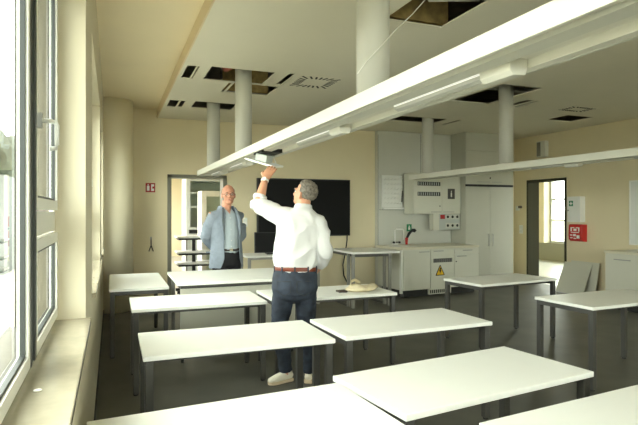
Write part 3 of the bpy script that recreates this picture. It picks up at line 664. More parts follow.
table(0.16, 1.315, 3.08, 3.71, 'white table right in front of the standing man in the white shirt')
table(1.388, 2.58, 3.125, 3.735, 'white middle-row table next to the one standing before the man in white, towards the sink', rot=0.035)
table(3.745, 4.955, 4.83, 5.46, 'greyish white table farthest back in the aisle before the sink unit', rot=0.10)
table(3.743, 4.983, 3.335, 3.965, 'white table by the right wall side, in front of the low cabinet', rot=0.05)
table(-0.07, 1.015, 1.645, 2.255, 'large white tabletop at the very front beneath the windows, cut by the frame', rot=0.07)
table(1.04, 2.225, 1.90, 2.475, 'front row white table abutting the larger window-side tabletop, its whole far end in view', rot=0.13)
table(1.33, 2.60, 1.11, 1.725, 'white tabletop cut off in the bottom right corner, nearest the viewer', rot=0.10)

# demonstration desk
t = thing('demonstration_desk', 'pale demonstration desk with a white front panel between the two men', 'desk', (0.60, 5.36, 0))
obj('desk_top', bx(0, 1.27, 0, 1.05, 0.785, 0.815), 'top', t, bevel=0.003)
obj('front_panel', bx(0.035, 1.24, 0.06, 0.08, 0.11, 0.745), 'cab', t)
q = nb(); box(q, 0.04, 1.23, 0.085, 0.125, 0.735, 0.785); box(q, 0.04, 1.23, 0.95, 0.99, 0.735, 0.785); box(q, 0.04, 0.08, 0.125, 0.95, 0.735, 0.785); box(q, 1.19, 1.23, 0.125, 0.95, 0.735, 0.785); obj('under_frame', q, 'leg', t)
for x_ in (0.06, 1.21):
    for y_ in (0.105, 0.97):
        l_ = obj('leg', bx(x_ - 0.02, x_ + 0.02, y_ - 0.02, y_ + 0.02, 0.085, 0.735), 'leg_grey', t); b_ = nb(); cyl(b_, (x_ - 0.012, y_, 0.04), (x_ + 0.012, y_, 0.04), 0.04, 16); box(b_, x_ - 0.02, x_ + 0.02, y_ - 0.015, y_ + 0.015, 0.06, 0.09); obj('caster', b_, 'rubber', l_)

# desk beside the sink unit
t = thing('side_desk', 'high grey desk standing against the end of the laboratory sink unit', 'desk', (3.50, 7.50, 0))
obj('desk_top', bx(0.0, 0.83, 0, 1.0, 0.85, 0.88), 'top', t, bevel=0.003)
for x_, y_ in ((-0.03 + 0.04, 0.05), (0.01, 0.22), (0.66, 0.05), (0.66, 0.22)): obj('leg', bx(x_, x_ + 0.045, y_, y_ + 0.045, 0, 0.85), 'leg_grey', t)
q = nb(); box(q, 0.055, 0.66, 0.06, 0.09, 0.80, 0.85); box(q, 0.03, 0.68, 0.23, 0.262, 0.80, 0.85); box(q, 0.3, 0.34, 0.088, 0.232, 0.81, 0.84)
for x_ in (0.01, 0.66): box(q, x_, x_ + 0.045, 0.2605, 0.95, 0.81, 0.85); obj('foot_rail', bx(x_, x_ + 0.045, 0.262, 0.75, 0.0, 0.04), 'leg', t)
q; obj('under_frame', q, 'leg', t)
# desk under the wall screen with monitor
t = thing('screen_desk', 'low pale desk under the wall screen holding a black monitor', 'desk', (1.95, 8.10, 0))
obj('desk_top', bx(0, 1.3, 0, 0.68, 0.795, 0.82), 'top', t, bevel=0.003)
for x_ in (0.04, 1.2):
    for y_ in (0.04, 0.58): obj('leg', bx(x_, x_ + 0.045, y_, y_ + 0.045, 0, 0.795), 'leg_grey', t)
q = nb(); box(q, 0.085, 1.2, 0.05, 0.08, 0.755, 0.795); box(q, 0.085, 1.2, 0.59, 0.62, 0.755, 0.795); obj('under_frame', q, 'leg_grey', t)
t = thing('monitor', 'black flat monitor standing on the desk under the wall screen', 'monitor', (2.52, 8.42, 0.82), -0.12)
mt = Matrix.Rotation(-0.10, 4, 'X')
b_ = nb(); box(b_, -0.35, 0.35, -0.02, 0.02, 0.02, 0.36, mtx=mt); obj('monitor_shell', b_, 'black', t, bevel=0.004)
b_ = nb(); box(b_, -0.335, 0.335, -0.023, -0.0195, 0.035, 0.345, mtx=mt); obj('display', b_, 'screen', t)
obj('stand', bx(-0.16, 0.16, -0.10, 0.12, 0.0, 0.025), 'black', t)

# linen bag
t = thing('linen_bag', 'crumpled natural linen bag lying on the table behind the man in white', 'bag', (2.36, 4.86, 0.716), 0.25)
b_ = nb(); ell(b_, (0, 0, 0.024), (0.185, 0.11, 0.032), sub=4)
for v in b_.verts:
    k = noise.noise(v.co * 14) * 0.022 + noise.noise(v.co * 34) * 0.008
    v.co += v.co.normalized() * k
    v.co.z += 0.010 * math.exp(-((v.co.x + 0.06) / 0.07) ** 2) if v.co.z > 0.02 else 0
    v.co.z = max(v.co.z, 0.0)
obj('bag_body', b_, 'linen', t, smooth=True)
b_ = nb(); tube(b_, [(-0.10, 0.05, 0.05), (-0.07, 0.08, 0.09), (0.0, 0.10, 0.10), (0.05, 0.08, 0.07)], [(0.016, 0.006)] * 4, 8); obj('bag_handle', b_, 'linen', t, smooth=True); b_ = nb(); tube(b_, [(0.13, 0.0, 0.03), (0.22, 0.03, 0.03), (0.27, 0.05, 0.012)], [(0.03, 0.016), (0.02, 0.012), (0.01, 0.008)], 10); obj('bag_handle', b_, 'linen', t, smooth=True)
b_ = nb(); box(b_, -0.20, -0.11, -0.02, 0.07, 0, 0.018); tag(obj('phone_case', b_, 'darkleather', loc=(2.29, 4.82, 0.7155), bevel=0.004), 'dark flat case lying beside the linen bag', 'case')

# scraps on the floor
for k, (x_, y_) in enumerate(((3.35, 4.45), (3.52, 4.40), (0.23, 3.95), (4.6, 3.3))):
    b_ = nb(); prism(b_, [(-0.02, -0.008), (0.015, -0.012), (0.022, 0.006), (-0.01, 0.012)], 'z', 0.0, 0.004)
    tag(obj('paper_scrap', b_, 'paper', loc=(x_, y_, 0.0005), rot=(0, 0, k * 0.9)), ('tiny pale scrap on the dark floor before the grey aisle table', 'second tiny pale scrap on the floor beside the aisle table', 'tiny pale scrap on the floor near the window wall', 'tiny pale scrap on the floor under the table by the low cabinet')[k], 'scrap')
b_ = nb(); ell(b_, (0, 0, 0.004), (0.012, 0.008, 0.004), sub=2); tag(obj('plaster_crumb', b_, 'white', loc=(-0.2, 1.72, ZS + 0.0305)), 'tiny white crumb on the polished window sill', 'crumb')
# ------------------------------------------------------------------ people
def blob(name, bm, m, voxel, parent=None, smooth=3, loc=None, rot=None, post=None):
    """closed overlapping shapes fused into one continuous surface"""
    me = bpy.data.meshes.new(name); bmesh.ops.recalc_face_normals(bm, faces=bm.faces[:]); bm.to_mesh(me); bm.free()
    tmp = bpy.data.objects.new(name + '_fuse', me); C.objects.link(tmp)
    r = tmp.modifiers.new('fuse', 'REMESH'); r.mode = 'VOXEL'; r.voxel_size = voxel; r.use_smooth_shade = True
    if smooth:
        s = tmp.modifiers.new('soft', 'SMOOTH'); s.factor = 0.5; s.iterations = smooth
    dg = bpy.context.evaluated_depsgraph_get(); dg.update()
    out = bpy.data.meshes.new_from_object(tmp.evaluated_get(dg))
    bpy.data.objects.remove(tmp); bpy.data.meshes.remove(me)
    out.name = name
    if post:
        b2 = bmesh.new(); b2.from_mesh(out); b2.normal_update(); post(b2); b2.to_mesh(out); b2.free()
    for p in out.polygons: p.use_smooth = True
    out.materials.clear()
    for mm in (m if isinstance(m, (list, tuple)) else [m]): out.materials.append(M[mm])
    o = bpy.data.objects.new(name, out); C.objects.link(o)
    if parent: o.parent = parent
    if loc: o.location = loc
    if rot is not None: o.rotation_euler = (0, 0, rot)
    return o

def wrinkle(amp, sx, sy, sz, seed, zones=None):
    def f(b2):
        off = Vector((seed * 3.1, seed * 1.7, seed))
        d = {}
        for v in b2.verts:
            q = Vector((v.co.x * sx, v.co.y * sy, v.co.z * sz)) + off
            q += Vector((noise.noise(q * 0.6), noise.noise(q * 0.6 + Vector((9, 0, 0))), 0)) * 0.9
            n = noise.noise(q); r = 1 - abs(n) * 2.2
            k = amp
            if zones:
                for (c_, rad, g) in zones: k += g * math.exp(-(v.co - Vector(c_)).length_squared / rad ** 2)
            d[v] = v.normal * (k * r)
        for v, q in d.items(): v.co += q
    return f

def head_shapes(bm, mt):
    E = lambda c, r, s=3: ell(bm, c, r, mt, s)
    E((0, -0.012, 0.040), (0.075, 0.094, 0.085)); E((0, 0.030, -0.020), (0.064, 0.066, 0.085)); E((0, 0.052, -0.082), (0.042, 0.040, 0.032))
    E((0, 0.022, -0.075), (0.056, 0.055, 0.038)); E((0, 0.086, 0.022), (0.050, 0.020, 0.012), 2)
    E((0, 0.104, -0.026), (0.014, 0.018, 0.013), 2)
    tube(bm, [mt @ Vector(p) for p in ((0, 0.088, 0.02), (0, 0.100, -0.005), (0, 0.112, -0.026))], [0.009, 0.010, 0.010], 8)
    for s in (-1, 1):
        E((s * 0.040, 0.070, -0.022), (0.022, 0.020, 0.020), 2)
        E((s * 0.011, 0.100, -0.030), (0.009, 0.010, 0.007), 2)
        e = Matrix.Translation((s * 0.077, -0.004, -0.006)) @ Matrix.Rotation(s * 0.35, 4, 'Z')
        ell(bm, (0, 0, 0), (0.009, 0.022, 0.034), mt @ e, 2)
    E((0, 0.086, -0.058), (0.026, 0.012, 0.008), 2); E((0, 0.084, -0.070), (0.022, 0.012, 0.008), 2)

def face_parts(root, mt, brow):
    for s in (-1, 1):
        b_ = nb(); ell(b_, (s * 0.031, 0.083, 0.002), (0.013, 0.008, 0.007), mt, 2); e_ = obj('eye', b_, 'board', root, smooth=True)
        b_ = nb(); ell(b_, (s * 0.031, 0.0895, 0.002), (0.006, 0.003, 0.006), mt, 2); obj('iris', b_, 'eye', e_, smooth=True)
        b_ = nb(); tube(b_, [mt @ Vector(p) for p in ((s * 0.014, 0.100, 0.018), (s * 0.032, 0.101, 0.024), (s * 0.050, 0.088, 0.017))], [0.004, 0.005, 0.003], 6); obj('eyebrow', b_, brow, root, smooth=True)
    b_ = nb(); ell(b_, (0, 0.094, -0.0635), (0.022, 0.005, 0.006), mt, 2); obj('lips', b_, 'lip', root, smooth=True)

def hair_cap(root, mt, m, hairline, amp, name='hair', grow=1.10):
    b_ = nb(); vs = ell(b_, (0, 0, 0), (1, 1, 1), None, 5)
    for v in vs:
        d = v.co.normalized(); p = Vector((d.x * 0.075, d.y * 0.094 - 0.012, d.z * 0.085 + 0.040))
        k = hairline(d)
        sc_ = 0.80 + (grow - 0.80) * max(0.0, min(1.0, k))
        q = Vector((d.x * 0.075 * sc_, d.y * 0.094 * sc_ - 0.012, d.z * 0.085 * sc_ + 0.040))
        q += d * amp * (noise.noise(d * 7) + 0.6 * noise.noise(d * 17)) * max(0, min(1, k))
        v.co = mt @ q
    return obj(name, b_, m, root, smooth=True)

def hand_shapes(bm, wrist, palm_dir, palm_nrm, thumb_side, curls, scale=1.0):
    """palm + four unequal fingers + thumb. palm_dir: wrist -> fingers, palm_nrm: out of the palm, thumb_side: +1/-1 along nrm x dir"""
    d = Vector(palm_dir).normalized(); n = Vector(palm_nrm); n = (n - d * n.dot(d)).normalized(); s = d.cross(n) * thumb_side
    w = Vector(wrist); S = scale
    def P(a, b, c_): return w + (d * a + s * b + n * c_) * S
    tube(bm, [P(-0.02, 0, 0), P(0.02, 0, 0), P(0.06, 0.003, 0), P(0.092, 0.002, 0)], [(0.019 * S, 0.026 * S), (0.016 * S, 0.034 * S), (0.014 * S, 0.041 * S), (0.011 * S, 0.039 * S)], 14, ref=n)
    for k, (off, L, c1) in enumerate(((0.031, 0.072, curls[0]), (0.0105, 0.082, curls[1]), (-0.0105, 0.076, curls[2]), (-0.031, 0.060, curls[3]))):
        p = P(0.082, off, 0); ang = 0.0; pts = [p]; r = [0.0098 * S]
        for j, f in enumerate((0.46, 0.30, 0.24)):
            ang += c1[j]; dirv = d * math.cos(ang) + n * math.sin(ang) + s * (off * 1.6)
            p = p + dirv.normalized() * (L * f * S); pts.append(p); r.append((0.0090, 0.0082, 0.0066)[j] * S)
        tube(bm, pts, r, 10)
    t0 = P(0.018, 0.026, 0.004); t1 = P(0.048, 0.055, 0.014); t2 = P(0.075, 0.060, 0.028); t3 = P(0.098, 0.055, 0.036)
    tube(bm, [t0, t1, t2, t3], [0.014 * S, 0.0125 * S, 0.0105 * S, 0.008 * S], 10)

# ---- the man in the white shirt, local axes: x right in the photo, y away from the viewer
WD = 4.60
def wl(x, y, d=WD):           # a direction seen at depth d, in the figure's own axes
    return (x - 319) / 530 * d + 0.191, d - WD, CAMH + (211.5 - y) / 530 * d
WLOC = (1.4957, 4.354, 0)
fw = Vector((-0.80, 0.60, 0)).normalized()
rt = Vector((fw.y, -fw.x, 0))
Rm = Matrix((rt, fw, Vector((0, 0, 1)))).transposed().to_4x4()
mtH = Matrix.Translation((0.066, 0.035, 1.668)) @ Rm @ Matrix.Rotation(math.radians(20), 4, 'X') @ Matrix.Scale(0.99, 4)
shL, elL, wrL = Vector((-0.115, 0.02, 1.485)), Vector((-0.352, 0.11, 1.575)), Vector((-0.298, 0.215, 1.812))
shR, elR, wrR = Vector((0.198, 0.0, 1.425)), Vector((0.238, -0.025, 1.17)), Vector((0.19, 0.13, 1.02))
bm = nb(); head_shapes(bm, mtH)
tube(bm, [(0.045, 0.005, 1.46), (0.050, 0.015, 1.53), (0.062, 0.03, 1.62)], [0.072, 0.060, 0.058], 16)
tube(bm, [(-0.012, 0.0, 0.92), (-0.01, 0, 1.05), (0.0, 0, 1.22), (0.035, 0.0, 1.40), (0.045, 0.0, 1.48)], [(0.15, 0.10), (0.14, 0.095), (0.145, 0.10), (0.165, 0.10), (0.10, 0.07)], 18, ref=(1, 0, 0))
tube(bm, [(-0.02, 0.01, 1.46), shL, shL.lerp(elL, 0.5), elL], [0.05, 0.056, 0.050, 0.044], 14)
tube(bm, [elL, elL.lerp(wrL, 0.3), elL.lerp(wrL, 0.7), wrL], [0.044, 0.046, 0.036, 0.028], 14)
tube(bm, [(0.11, 0.0, 1.44), shR, shR.lerp(elR, 0.5), elR], [0.05, 0.056, 0.050, 0.042], 14)
tube(bm, [elR, elR.lerp(wrR, 0.35), wrR], [0.042, 0.042, 0.027], 14)
hd = (Vector((-0.245, 0.295, 1.918)) - wrL)
hand_shapes(bm, wrL + hd.normalized() * 0.012, hd, (0.0, 0.8, -0.6), 1, [(0.10, 0.30, 0.35), (0.08, 0.26, 0.30), (0.08, 0.28, 0.30), (0.08, 0.30, 0.35)], 1.14)
hand_shapes(bm, wrR, (-0.10, 0.22, -0.10), (-0.8, -0.1, -0.3), 1, [(0.4, 0.6, 0.4)] * 4)
hipL, knL, anL = Vector((-0.115, 0.0, 0.86)), Vector((-0.155, 0.06, 0.50)), Vector((-0.105, 0.135, 0.11))
hipR, knR, anR = Vector((0.078, 0.0, 0.86)), Vector((0.078, 0.05, 0.49)), Vector((0.102, 0.135, 0.11))
for h_, k_, a_ in ((hipL, knL, anL), (hipR, knR, anR)):
    tube(bm, [h_, h_.lerp(k_, 0.5), k_, k_.lerp(a_, 0.35), a_, a_ - Vector((0, 0, 0.05))], [0.085, 0.07, 0.052, 0.052, 0.036, 0.036], 14)
toeL = Vector((-0.235, 0.045, 0.03)); toeR = Vector((0.125, 0.36, 0.03))
for a_, tt in ((anL, toeL), (anR, toeR)): tube(bm, [a_ - Vector((0, 0, 0.06)), a_.lerp(tt, 0.5) - Vector((0, 0, 0.02)), tt], [0.036, 0.034, 0.025], 12)
man = blob('person', bm, 'skin', 0.0048, smooth=2, loc=WLOC, rot=-TH)
tag(man, 'person in white shirt and jeans seen from behind, reaching up to the overhead beam', 'person')
b_ = nb()
face_parts(man, mtH, 'hair_g')
def hl(d):   # hair on top, back and sides, none on the face and round the ears
    k = (0.42 - d.y) * 4.0
    if d.z > 0.0: k = max(k, (d.z - 0.50 + (0.25 if d.y < 0.6 else 0)) * 3.0 if d.y < 0.75 else -1)
    if d.z < -0.15 and d.y > -0.15: k = min(k, (-0.05 - d.y) * 4 + 0.2)
    if d.z < -0.62: k = min(k, (d.z + 0.85) * 5)
    return k
hair_cap(man, mtH, 'hair_g', hl, 0.006, grow=1.13)
# shirt
bm = nb()
tube(bm, [(-0.012, 0.0, 0.99), (-0.012, 0.0, 1.045), (-0.008, 0.0, 1.10), (-0.005, 0.005, 1.22), (0.018, 0.0, 1.33), (0.038, 0.0, 1.42), (0.045, 0.0, 1.475), (0.048, 0.005, 1.515), (0.05, 0.012, 1.545)],
     [(0.176, 0.120), (0.180, 0.125), (0.198, 0.135), (0.200, 0.135), (0.203, 0.130), (0.195, 0.118), (0.165, 0.100), (0.105, 0.080), (0.072, 0.066)], 28, ref=(1, 0, 0))
tube(bm, [(0.0, 0.0, 1.43), shL + Vector((0, 0, -0.01)), shL.lerp(elL, 0.45) + Vector((0, 0, -0.008)), elL + Vector((0.02, 0, -0.008)), elL + Vector((-0.012, 0.01, 0.0))], [0.095, 0.085, 0.076, 0.070, 0.058], 18)
cuL = elL.lerp(wrL, 0.34)
tube(bm, [elL + Vector((0.0, 0, -0.025)), elL + Vector((0.0, 0.01, 0.02)), cuL], [0.062, 0.066, 0.054], 18)
tube(bm, [elL.lerp(wrL, 0.24), elL.lerp(wrL, 0.37)], [0.059, 0.057], 18)
tube(bm, [(0.10, 0.0, 1.42), shR + Vector((-0.022, 0, -0.012)), shR.lerp(elR, 0.4), elR.lerp(shR, 0.15), elR + Vector((0, 0, -0.02))], [0.092, 0.084, 0.072, 0.064, 0.056], 18)
tube(bm, [elR + Vector((0, 0, 0.02)), elR.lerp(wrR, 0.45), elR.lerp(wrR, 0.82)], [0.066, 0.062, 0.048], 18)
tube(bm, [(0.049, 0.008, 1.525), (0.052, 0.016, 1.575)], [(0.075, 0.070), (0.068, 0.066)], 24, ref=(1, 0, 0))
obj_sh = blob('shirt', bm, 'shirt_w', 0.0075, man, smooth=6, post=wrinkle(0.010, 8, 8, 5, 3, [((0.20, -0.05, 1.15), 0.14, 0.008), ((-0.10, -0.05, 1.35), 0.12, 0.006), ((0.27, -0.02, 1.2), 0.10, 0.006), ((-0.2, 0.03, 1.5), 0.10, 0.004), ((0.0, -0.1, 1.08), 0.10, 0.004)]))
# belt and jeans
b_ = nb(); ringp = [(-0.012 + 0.186 * math.cos(2 * PI * k / 40), 0.132 * math.sin(2 * PI * k / 40), 1.026 + 0.006 * math.cos(2 * PI * k / 40 + 2.6)) for k in range(40)]
tube(b_, ringp, [(0.0185, 0.004)] * 40, 10, ref=(0, 0, 1), closed=True); bl = obj('belt', b_, 'leather', man, smooth=True)
bm = nb()
tube(bm, [(-0.013, 0.0, 1.035), (-0.014, 0.0, 1.00), (-0.018, -0.006, 0.93), (-0.020, -0.012, 0.86), (-0.020, -0.006, 0.79), (-0.020, 0, 0.755)], [(0.182, 0.127), (0.184, 0.130), (0.195, 0.140), (0.198, 0.142), (0.185, 0.120), (0.12, 0.07)], 26, ref=(1, 0, 0))
for h_, k_, a_ in ((hipL, knL, anL), (hipR, knR, anR)):
    tube(bm, [h_ + Vector((0.01 if h_ is hipL else -0.01, -0.01, 0.0)), h_.lerp(k_, 0.35), h_.lerp(k_, 0.7), k_, k_.lerp(a_, 0.4), k_.lerp(a_, 0.8), a_ + Vector((0, 0, -0.012))], [(0.098, 0.105), (0.090, 0.096), (0.079, 0.084), (0.070, 0.072), (0.066, 0.068), (0.056, 0.058), (0.054, 0.056)], 20, ref=(1, 0, 0))
jn = blob('jeans', bm, 'jeans', 0.0075, man, smooth=5, post=wrinkle(0.005, 7, 7, 9, 8, [(tuple(knL), 0.12, 0.006), (tuple(knR), 0.12, 0.006), (tuple(anL), 0.10, 0.006), (tuple(anR), 0.10, 0.006), ((-0.02, -0.1, 0.80), 0.12, 0.005)]))
b_ = nb()
for xx in (-0.105, 0.065):
    pk = [(xx - 0.06, 0.93), (xx + 0.06, 0.93), (xx + 0.058, 0.84), (xx, 0.81), (xx - 0.058, 0.84)]
    def yj(x_, z_): return -0.010 - 0.145 * math.sqrt(max(0.02, 1 - ((x_ + 0.02) / 0.20) ** 2)) - 0.002
    ps = [(x_, yj(x_, z_), z_) for x_, z_ in pk]
    bp = nb(); tube(bp, ps + ps[:1], 0.0022, 6); obj('pocket_seam', bp, 'gap', jn)
for k in range(5):
    a = -PI / 2 + (k - 2) * 0.62
    bp = nb(); x_, y_ = -0.012 + 0.192 * math.cos(a), 0.138 * math.sin(a)
    mt = Matrix.Translation((x_, y_, 1.026)) @ Matrix.Rotation(a, 4, 'Z'); box(bp, -0.003, 0.003, -0.006, 0.006, -0.026, 0.026, mtx=mt); obj('belt_loop', bp, 'jeans', jn)
def shoe(root, ank, toe, m='shoe'):
    heel = Vector((ank.x, ank.y, 0)); tv = Vector((toe.x, toe.y, 0)) - heel; d = tv.normalized(); heel = heel - d * 0.065; L = (Vector((toe.x, toe.y, 0)) - heel).length + 0.02
    s_ = Vector((-d.y, d.x, 0)); P = lambda a, z: heel + d * (a * L) + Vector((0, 0, z))
    bm = nb()
    tube(bm, [P(0.0, 0.05), P(0.06, 0.055), P(0.25, 0.055), P(0.5, 0.048), P(0.75, 0.040), P(0.93, 0.034), P(1.0, 0.03)], [(0.018, 0.02), (0.036, 0.036), (0.045, 0.037), (0.045, 0.042), (0.034, 0.047), (0.026, 0.036), (0.012, 0.015)], 18, ref=(0, 0, 1))
    tube(bm, [P(0.20, 0.05), P(0.20, 0.095), P(0.19, 0.115)], [(0.05, 0.038), (0.046, 0.037), (0.043, 0.036)], 16, ref=d)
    sh = blob('shoe', bm, m, 0.005, root, smooth=2)
    b_ = nb(); o_ = [(0, 0.02), (0.02, 0.036), (0.12, 0.042), (0.35, 0.040), (0.55, 0.046), (0.75, 0.049), (0.90, 0.040), (0.98, 0.022), (1.01, 0.0)]
    out = [(a, w_) for a, w_ in o_] + [(a, -w_) for a, w_ in o_[::-1][1:]]
    pl = [((heel + d * (a * L) + s_ * w_).x, (heel + d * (a * L) + s_ * w_).y) for a, w_ in out]
    prism(b_, pl, 'z', 0.002, 0.030); obj('sole', b_, 'sole' if m == 'shoe' else 'rubber', sh, bevel=0.004)
    if m == 'shoe':
        b_ = nb()
        for k in range(4):
            a = 0.36 + 0.09 * k; h_ = 0.100 - 0.009 * k - (0.002 * k)
            tube(b_, [P(a, h_ - 0.012) + s_ * 0.026, P(a + 0.01, h_ - 0.003), P(a, h_ - 0.012) - s_ * 0.026], 0.0035, 6)
        obj('laces', b_, 'white', sh, smooth=True)
shoe(man, anL, toeL); shoe(man, anR, toeR)
# watch
wd = (wrL - elL).normalized(); wx = wd.cross(Vector((0, 1, 0))).normalized(); wy = wd.cross(wx)
wp = wrL - wd * 0.012
b_ = nb(); tube(b_, [wp + wx * (0.033 * math.cos(2 * PI * k / 20)) + wy * (0.033 * math.sin(2 * PI * k / 20)) for k in range(20)], [(0.010, 0.003)] * 20, 8, ref=wd, closed=True)
wt = obj('wristwatch', b_, 'white', man, smooth=True)
wn = Vector((-0.15, -1, 0.1)); wn = (wn - wd * wn.dot(wd)).normalized(); b_ = nb(); cyl(b_, wp + wn * 0.029, wp + wn * 0.039, 0.019, 20); obj('watch_face', b_, 'white', wt)

# the hatch flap he is holding
R_, F_ = Vector((CT, -ST, 0)), Vector((ST, CT, 0))
def wpt(x, y, d): return Vector((0, 0, CAMH)) + R_ * ((x - 319) / 530 * d) + F_ * d + Vector((0, 0, (211.5 - y) / 530 * d))

# ---- the man in the blue jacket, own axes: x to his right, y forward
SD = 6.80
sp = wpt(226.5, 211.5, SD); SLOC = (sp.x, sp.y, 0)
ba = math.radians(36); fwd = R_ * math.sin(ba) - F_ * math.cos(ba)
SROT = math.atan2(-fwd.x, fwd.y)
mtS = Matrix.Translation((-0.01, 0.035, 1.728)) @ Matrix.Rotation(math.radians(-18), 4, 'Z') @ Matrix.Rotation(math.radians(3), 4, 'X') @ Matrix.Scale(1.07, 4)
bm = nb(); head_shapes(bm, mtS)
tube(bm, [(0, -0.02, 1.50), (0, -0.005, 1.57), (-0.005, 0.01, 1.66)], [0.075, 0.062, 0.060], 16)
tube(bm, [(0, 0.0, 0.92), (0, 0, 1.08), (0, 0, 1.25), (0, 0.0, 1.44), (0, -0.01, 1.52)], [(0.155, 0.105), (0.15, 0.11), (0.15, 0.11), (0.17, 0.10), (0.10, 0.07)], 18, ref=(1, 0, 0))
arms = {}
for s in (-1, 1):
    a, e, w_ = Vector((s * 0.195, -0.01, 1.475)), Vector((s * 0.245, -0.085, 1.19)), Vector((s * 0.055, -0.205, 1.02)); arms[s] = (a, e, w_)
    tube(bm, [(s * 0.09, 0, 1.47), a, a.lerp(e, 0.5), e], [0.05, 0.056, 0.05, 0.043], 14); tube(bm, [e, e.lerp(w_, 0.4), w_], [0.043, 0.042, 0.028], 14)
    hand_shapes(bm, w_, (-s * 0.10, -0.01, -0.06), (0, 0.9, 0.1) if s < 0 else (0, -0.9, 0.1), s, [(0.3, 0.5, 0.4)] * 4)
    h_, k_, an = Vector((s * 0.095, 0, 0.90)), Vector((s * 0.105, 0.015, 0.50)), Vector((s * 0.11, -0.02, 0.10))
    tube(bm, [h_, h_.lerp(k_, 0.5), k_, k_.lerp(an, 0.4), an, an - Vector((0, 0, 0.05))], [0.09, 0.072, 0.055, 0.053, 0.038, 0.036], 14)
    tube(bm, [an - Vector((0, 0, 0.05)), an + Vector((0.01 * s, 0.09, -0.065)), an + Vector((0.02 * s, 0.17, -0.072))], [0.036, 0.034, 0.022], 12)
man2 = blob('person', bm, 'skin_rosy', 0.0048, smooth=2, loc=SLOC, rot=SROT)
tag(man2, 'person in light blue jacket and glasses standing behind the demonstration desk, hands behind the back', 'person')
face_parts(man2, mtS, 'hair_r')
def hl2(d):
    if d.z > 0.62 or d.y > 0.30: return -1
    if d.z < -0.62: return (d.z + 0.85) * 5
    if d.y > -0.05 and d.z < 0.05: return -1
    return min((0.30 - d.y) * 4, (0.62 - d.z) * 4)
hair_cap(man2, mtS, 'hair_r', hl2, 0.002, grow=1.045)
b_ = nb()
for s in (-1, 1):
    tube(b_, [mtS @ Vector((s * 0.032 + 0.025 * math.cos(2 * PI * k / 16), 0.106 - 0.010 * abs(math.cos(2 * PI * k / 16)) * (1 if s * math.cos(2 * PI * k / 16) > 0 else 0), 0.001 + 0.017 * math.sin(2 * PI * k / 16))) for k in range(16)], 0.0014, 6, closed=True)
    tube(b_, [mtS @ Vector(p) for p in ((s * 0.057, 0.096, 0.006), (s * 0.078, 0.05, 0.008), (s * 0.082, -0.01, 0.010))], 0.0022, 6)
tube(b_, [mtS @ Vector((-0.008, 0.108, 0.004)), mtS @ Vector((0.008, 0.108, 0.004))], 0.0022, 6)
obj('glasses', b_, 'black', man2, smooth=True)
bm = nb()
tube(bm, [(0, 0, 0.98), (0, 0.004, 1.10), (0, 0.008, 1.22), (0, 0.0, 1.40), (0, -0.005, 1.49), (0, -0.01, 1.53), (0, -0.006, 1.55)], [(0.166, 0.122), (0.170, 0.134), (0.168, 0.132), (0.178, 0.114), (0.150, 0.092), (0.090, 0.078), (0.074, 0.070)], 24, ref=(1, 0, 0))
tube(bm, [(0, -0.012, 1.53), (0, -0.012, 1.582)], [(0.080, 0.072), (0.071, 0.064)], 22, ref=(1, 0, 0))
def collar(b2):
    wrinkle(0.002, 9, 9, 7, 5)(b2)
    dl = [f for f in b2.faces if f.calc_center_median().z > 1.576 or (f.calc_center_median().y > 0.02 and f.calc_center_median().z > 1.49 + abs(f.calc_center_median().x) * 1.6)]
    bmesh.ops.delete(b2, geom=dl, context='FACES')
st = blob('shirt', bm, 'shirt_b', 0.0075, man2, smooth=2, post=collar)
for k in range(6):
    b_ = nb(); z_ = 1.08 + 0.072 * k; yy_ = (0.138, 0.142, 0.138, 0.128, 0.118, 0.108)[k]; ell(b_, (0, yy_, z_), (0.006, 0.003, 0.006), None, 2); obj('button', b_, 'white', st)
bm = nb()
tube(bm, [(0, 0, 1.035), (0, 0, 0.98), (0, -0.01, 0.90), (0, -0.005, 0.82), (0, 0, 0.79)], [(0.165, 0.122), (0.170, 0.128), (0.185, 0.135), (0.180, 0.122), (0.12, 0.08)], 24, ref=(1, 0, 0))
for s in (-1, 1):
    tube(bm, [(s * 0.092, 0, 0.90), (s * 0.10, 0.005, 0.70), (s * 0.105, 0.012, 0.50), (s * 0.108, 0.0, 0.30), (s * 0.11, -0.015, 0.06)], [(0.10, 0.11), (0.088, 0.095), (0.074, 0.08), (0.068, 0.074), (0.066, 0.074)], 20, ref=(1, 0, 0))
tr = blob('trousers', bm, 'trousers', 0.008, man2, smooth=3, post=wrinkle(0.002, 6, 6, 8, 2))
b_ = nb(); tube(b_, [(0.172 * math.cos(2 * PI * k / 36), 0.128 * math.sin(2 * PI * k / 36), 1.035) for k in range(36)], [(0.017, 0.004)] * 36, 8, ref=(0, 0, 1), closed=True); be = obj('belt', b_, 'darkleather', man2, smooth=True)
b_ = nb(); box(b_, -0.024, 0.024, 0.128, 0.136, 1.017, 1.053); obj('buckle', b_, 'chrome', be, bevel=0.002)
for s in (-1, 1): shoe(man2, Vector((s * 0.11, -0.02, 0.10)), Vector((s * 0.13, 0.17, 0.03)), 'darkleather')
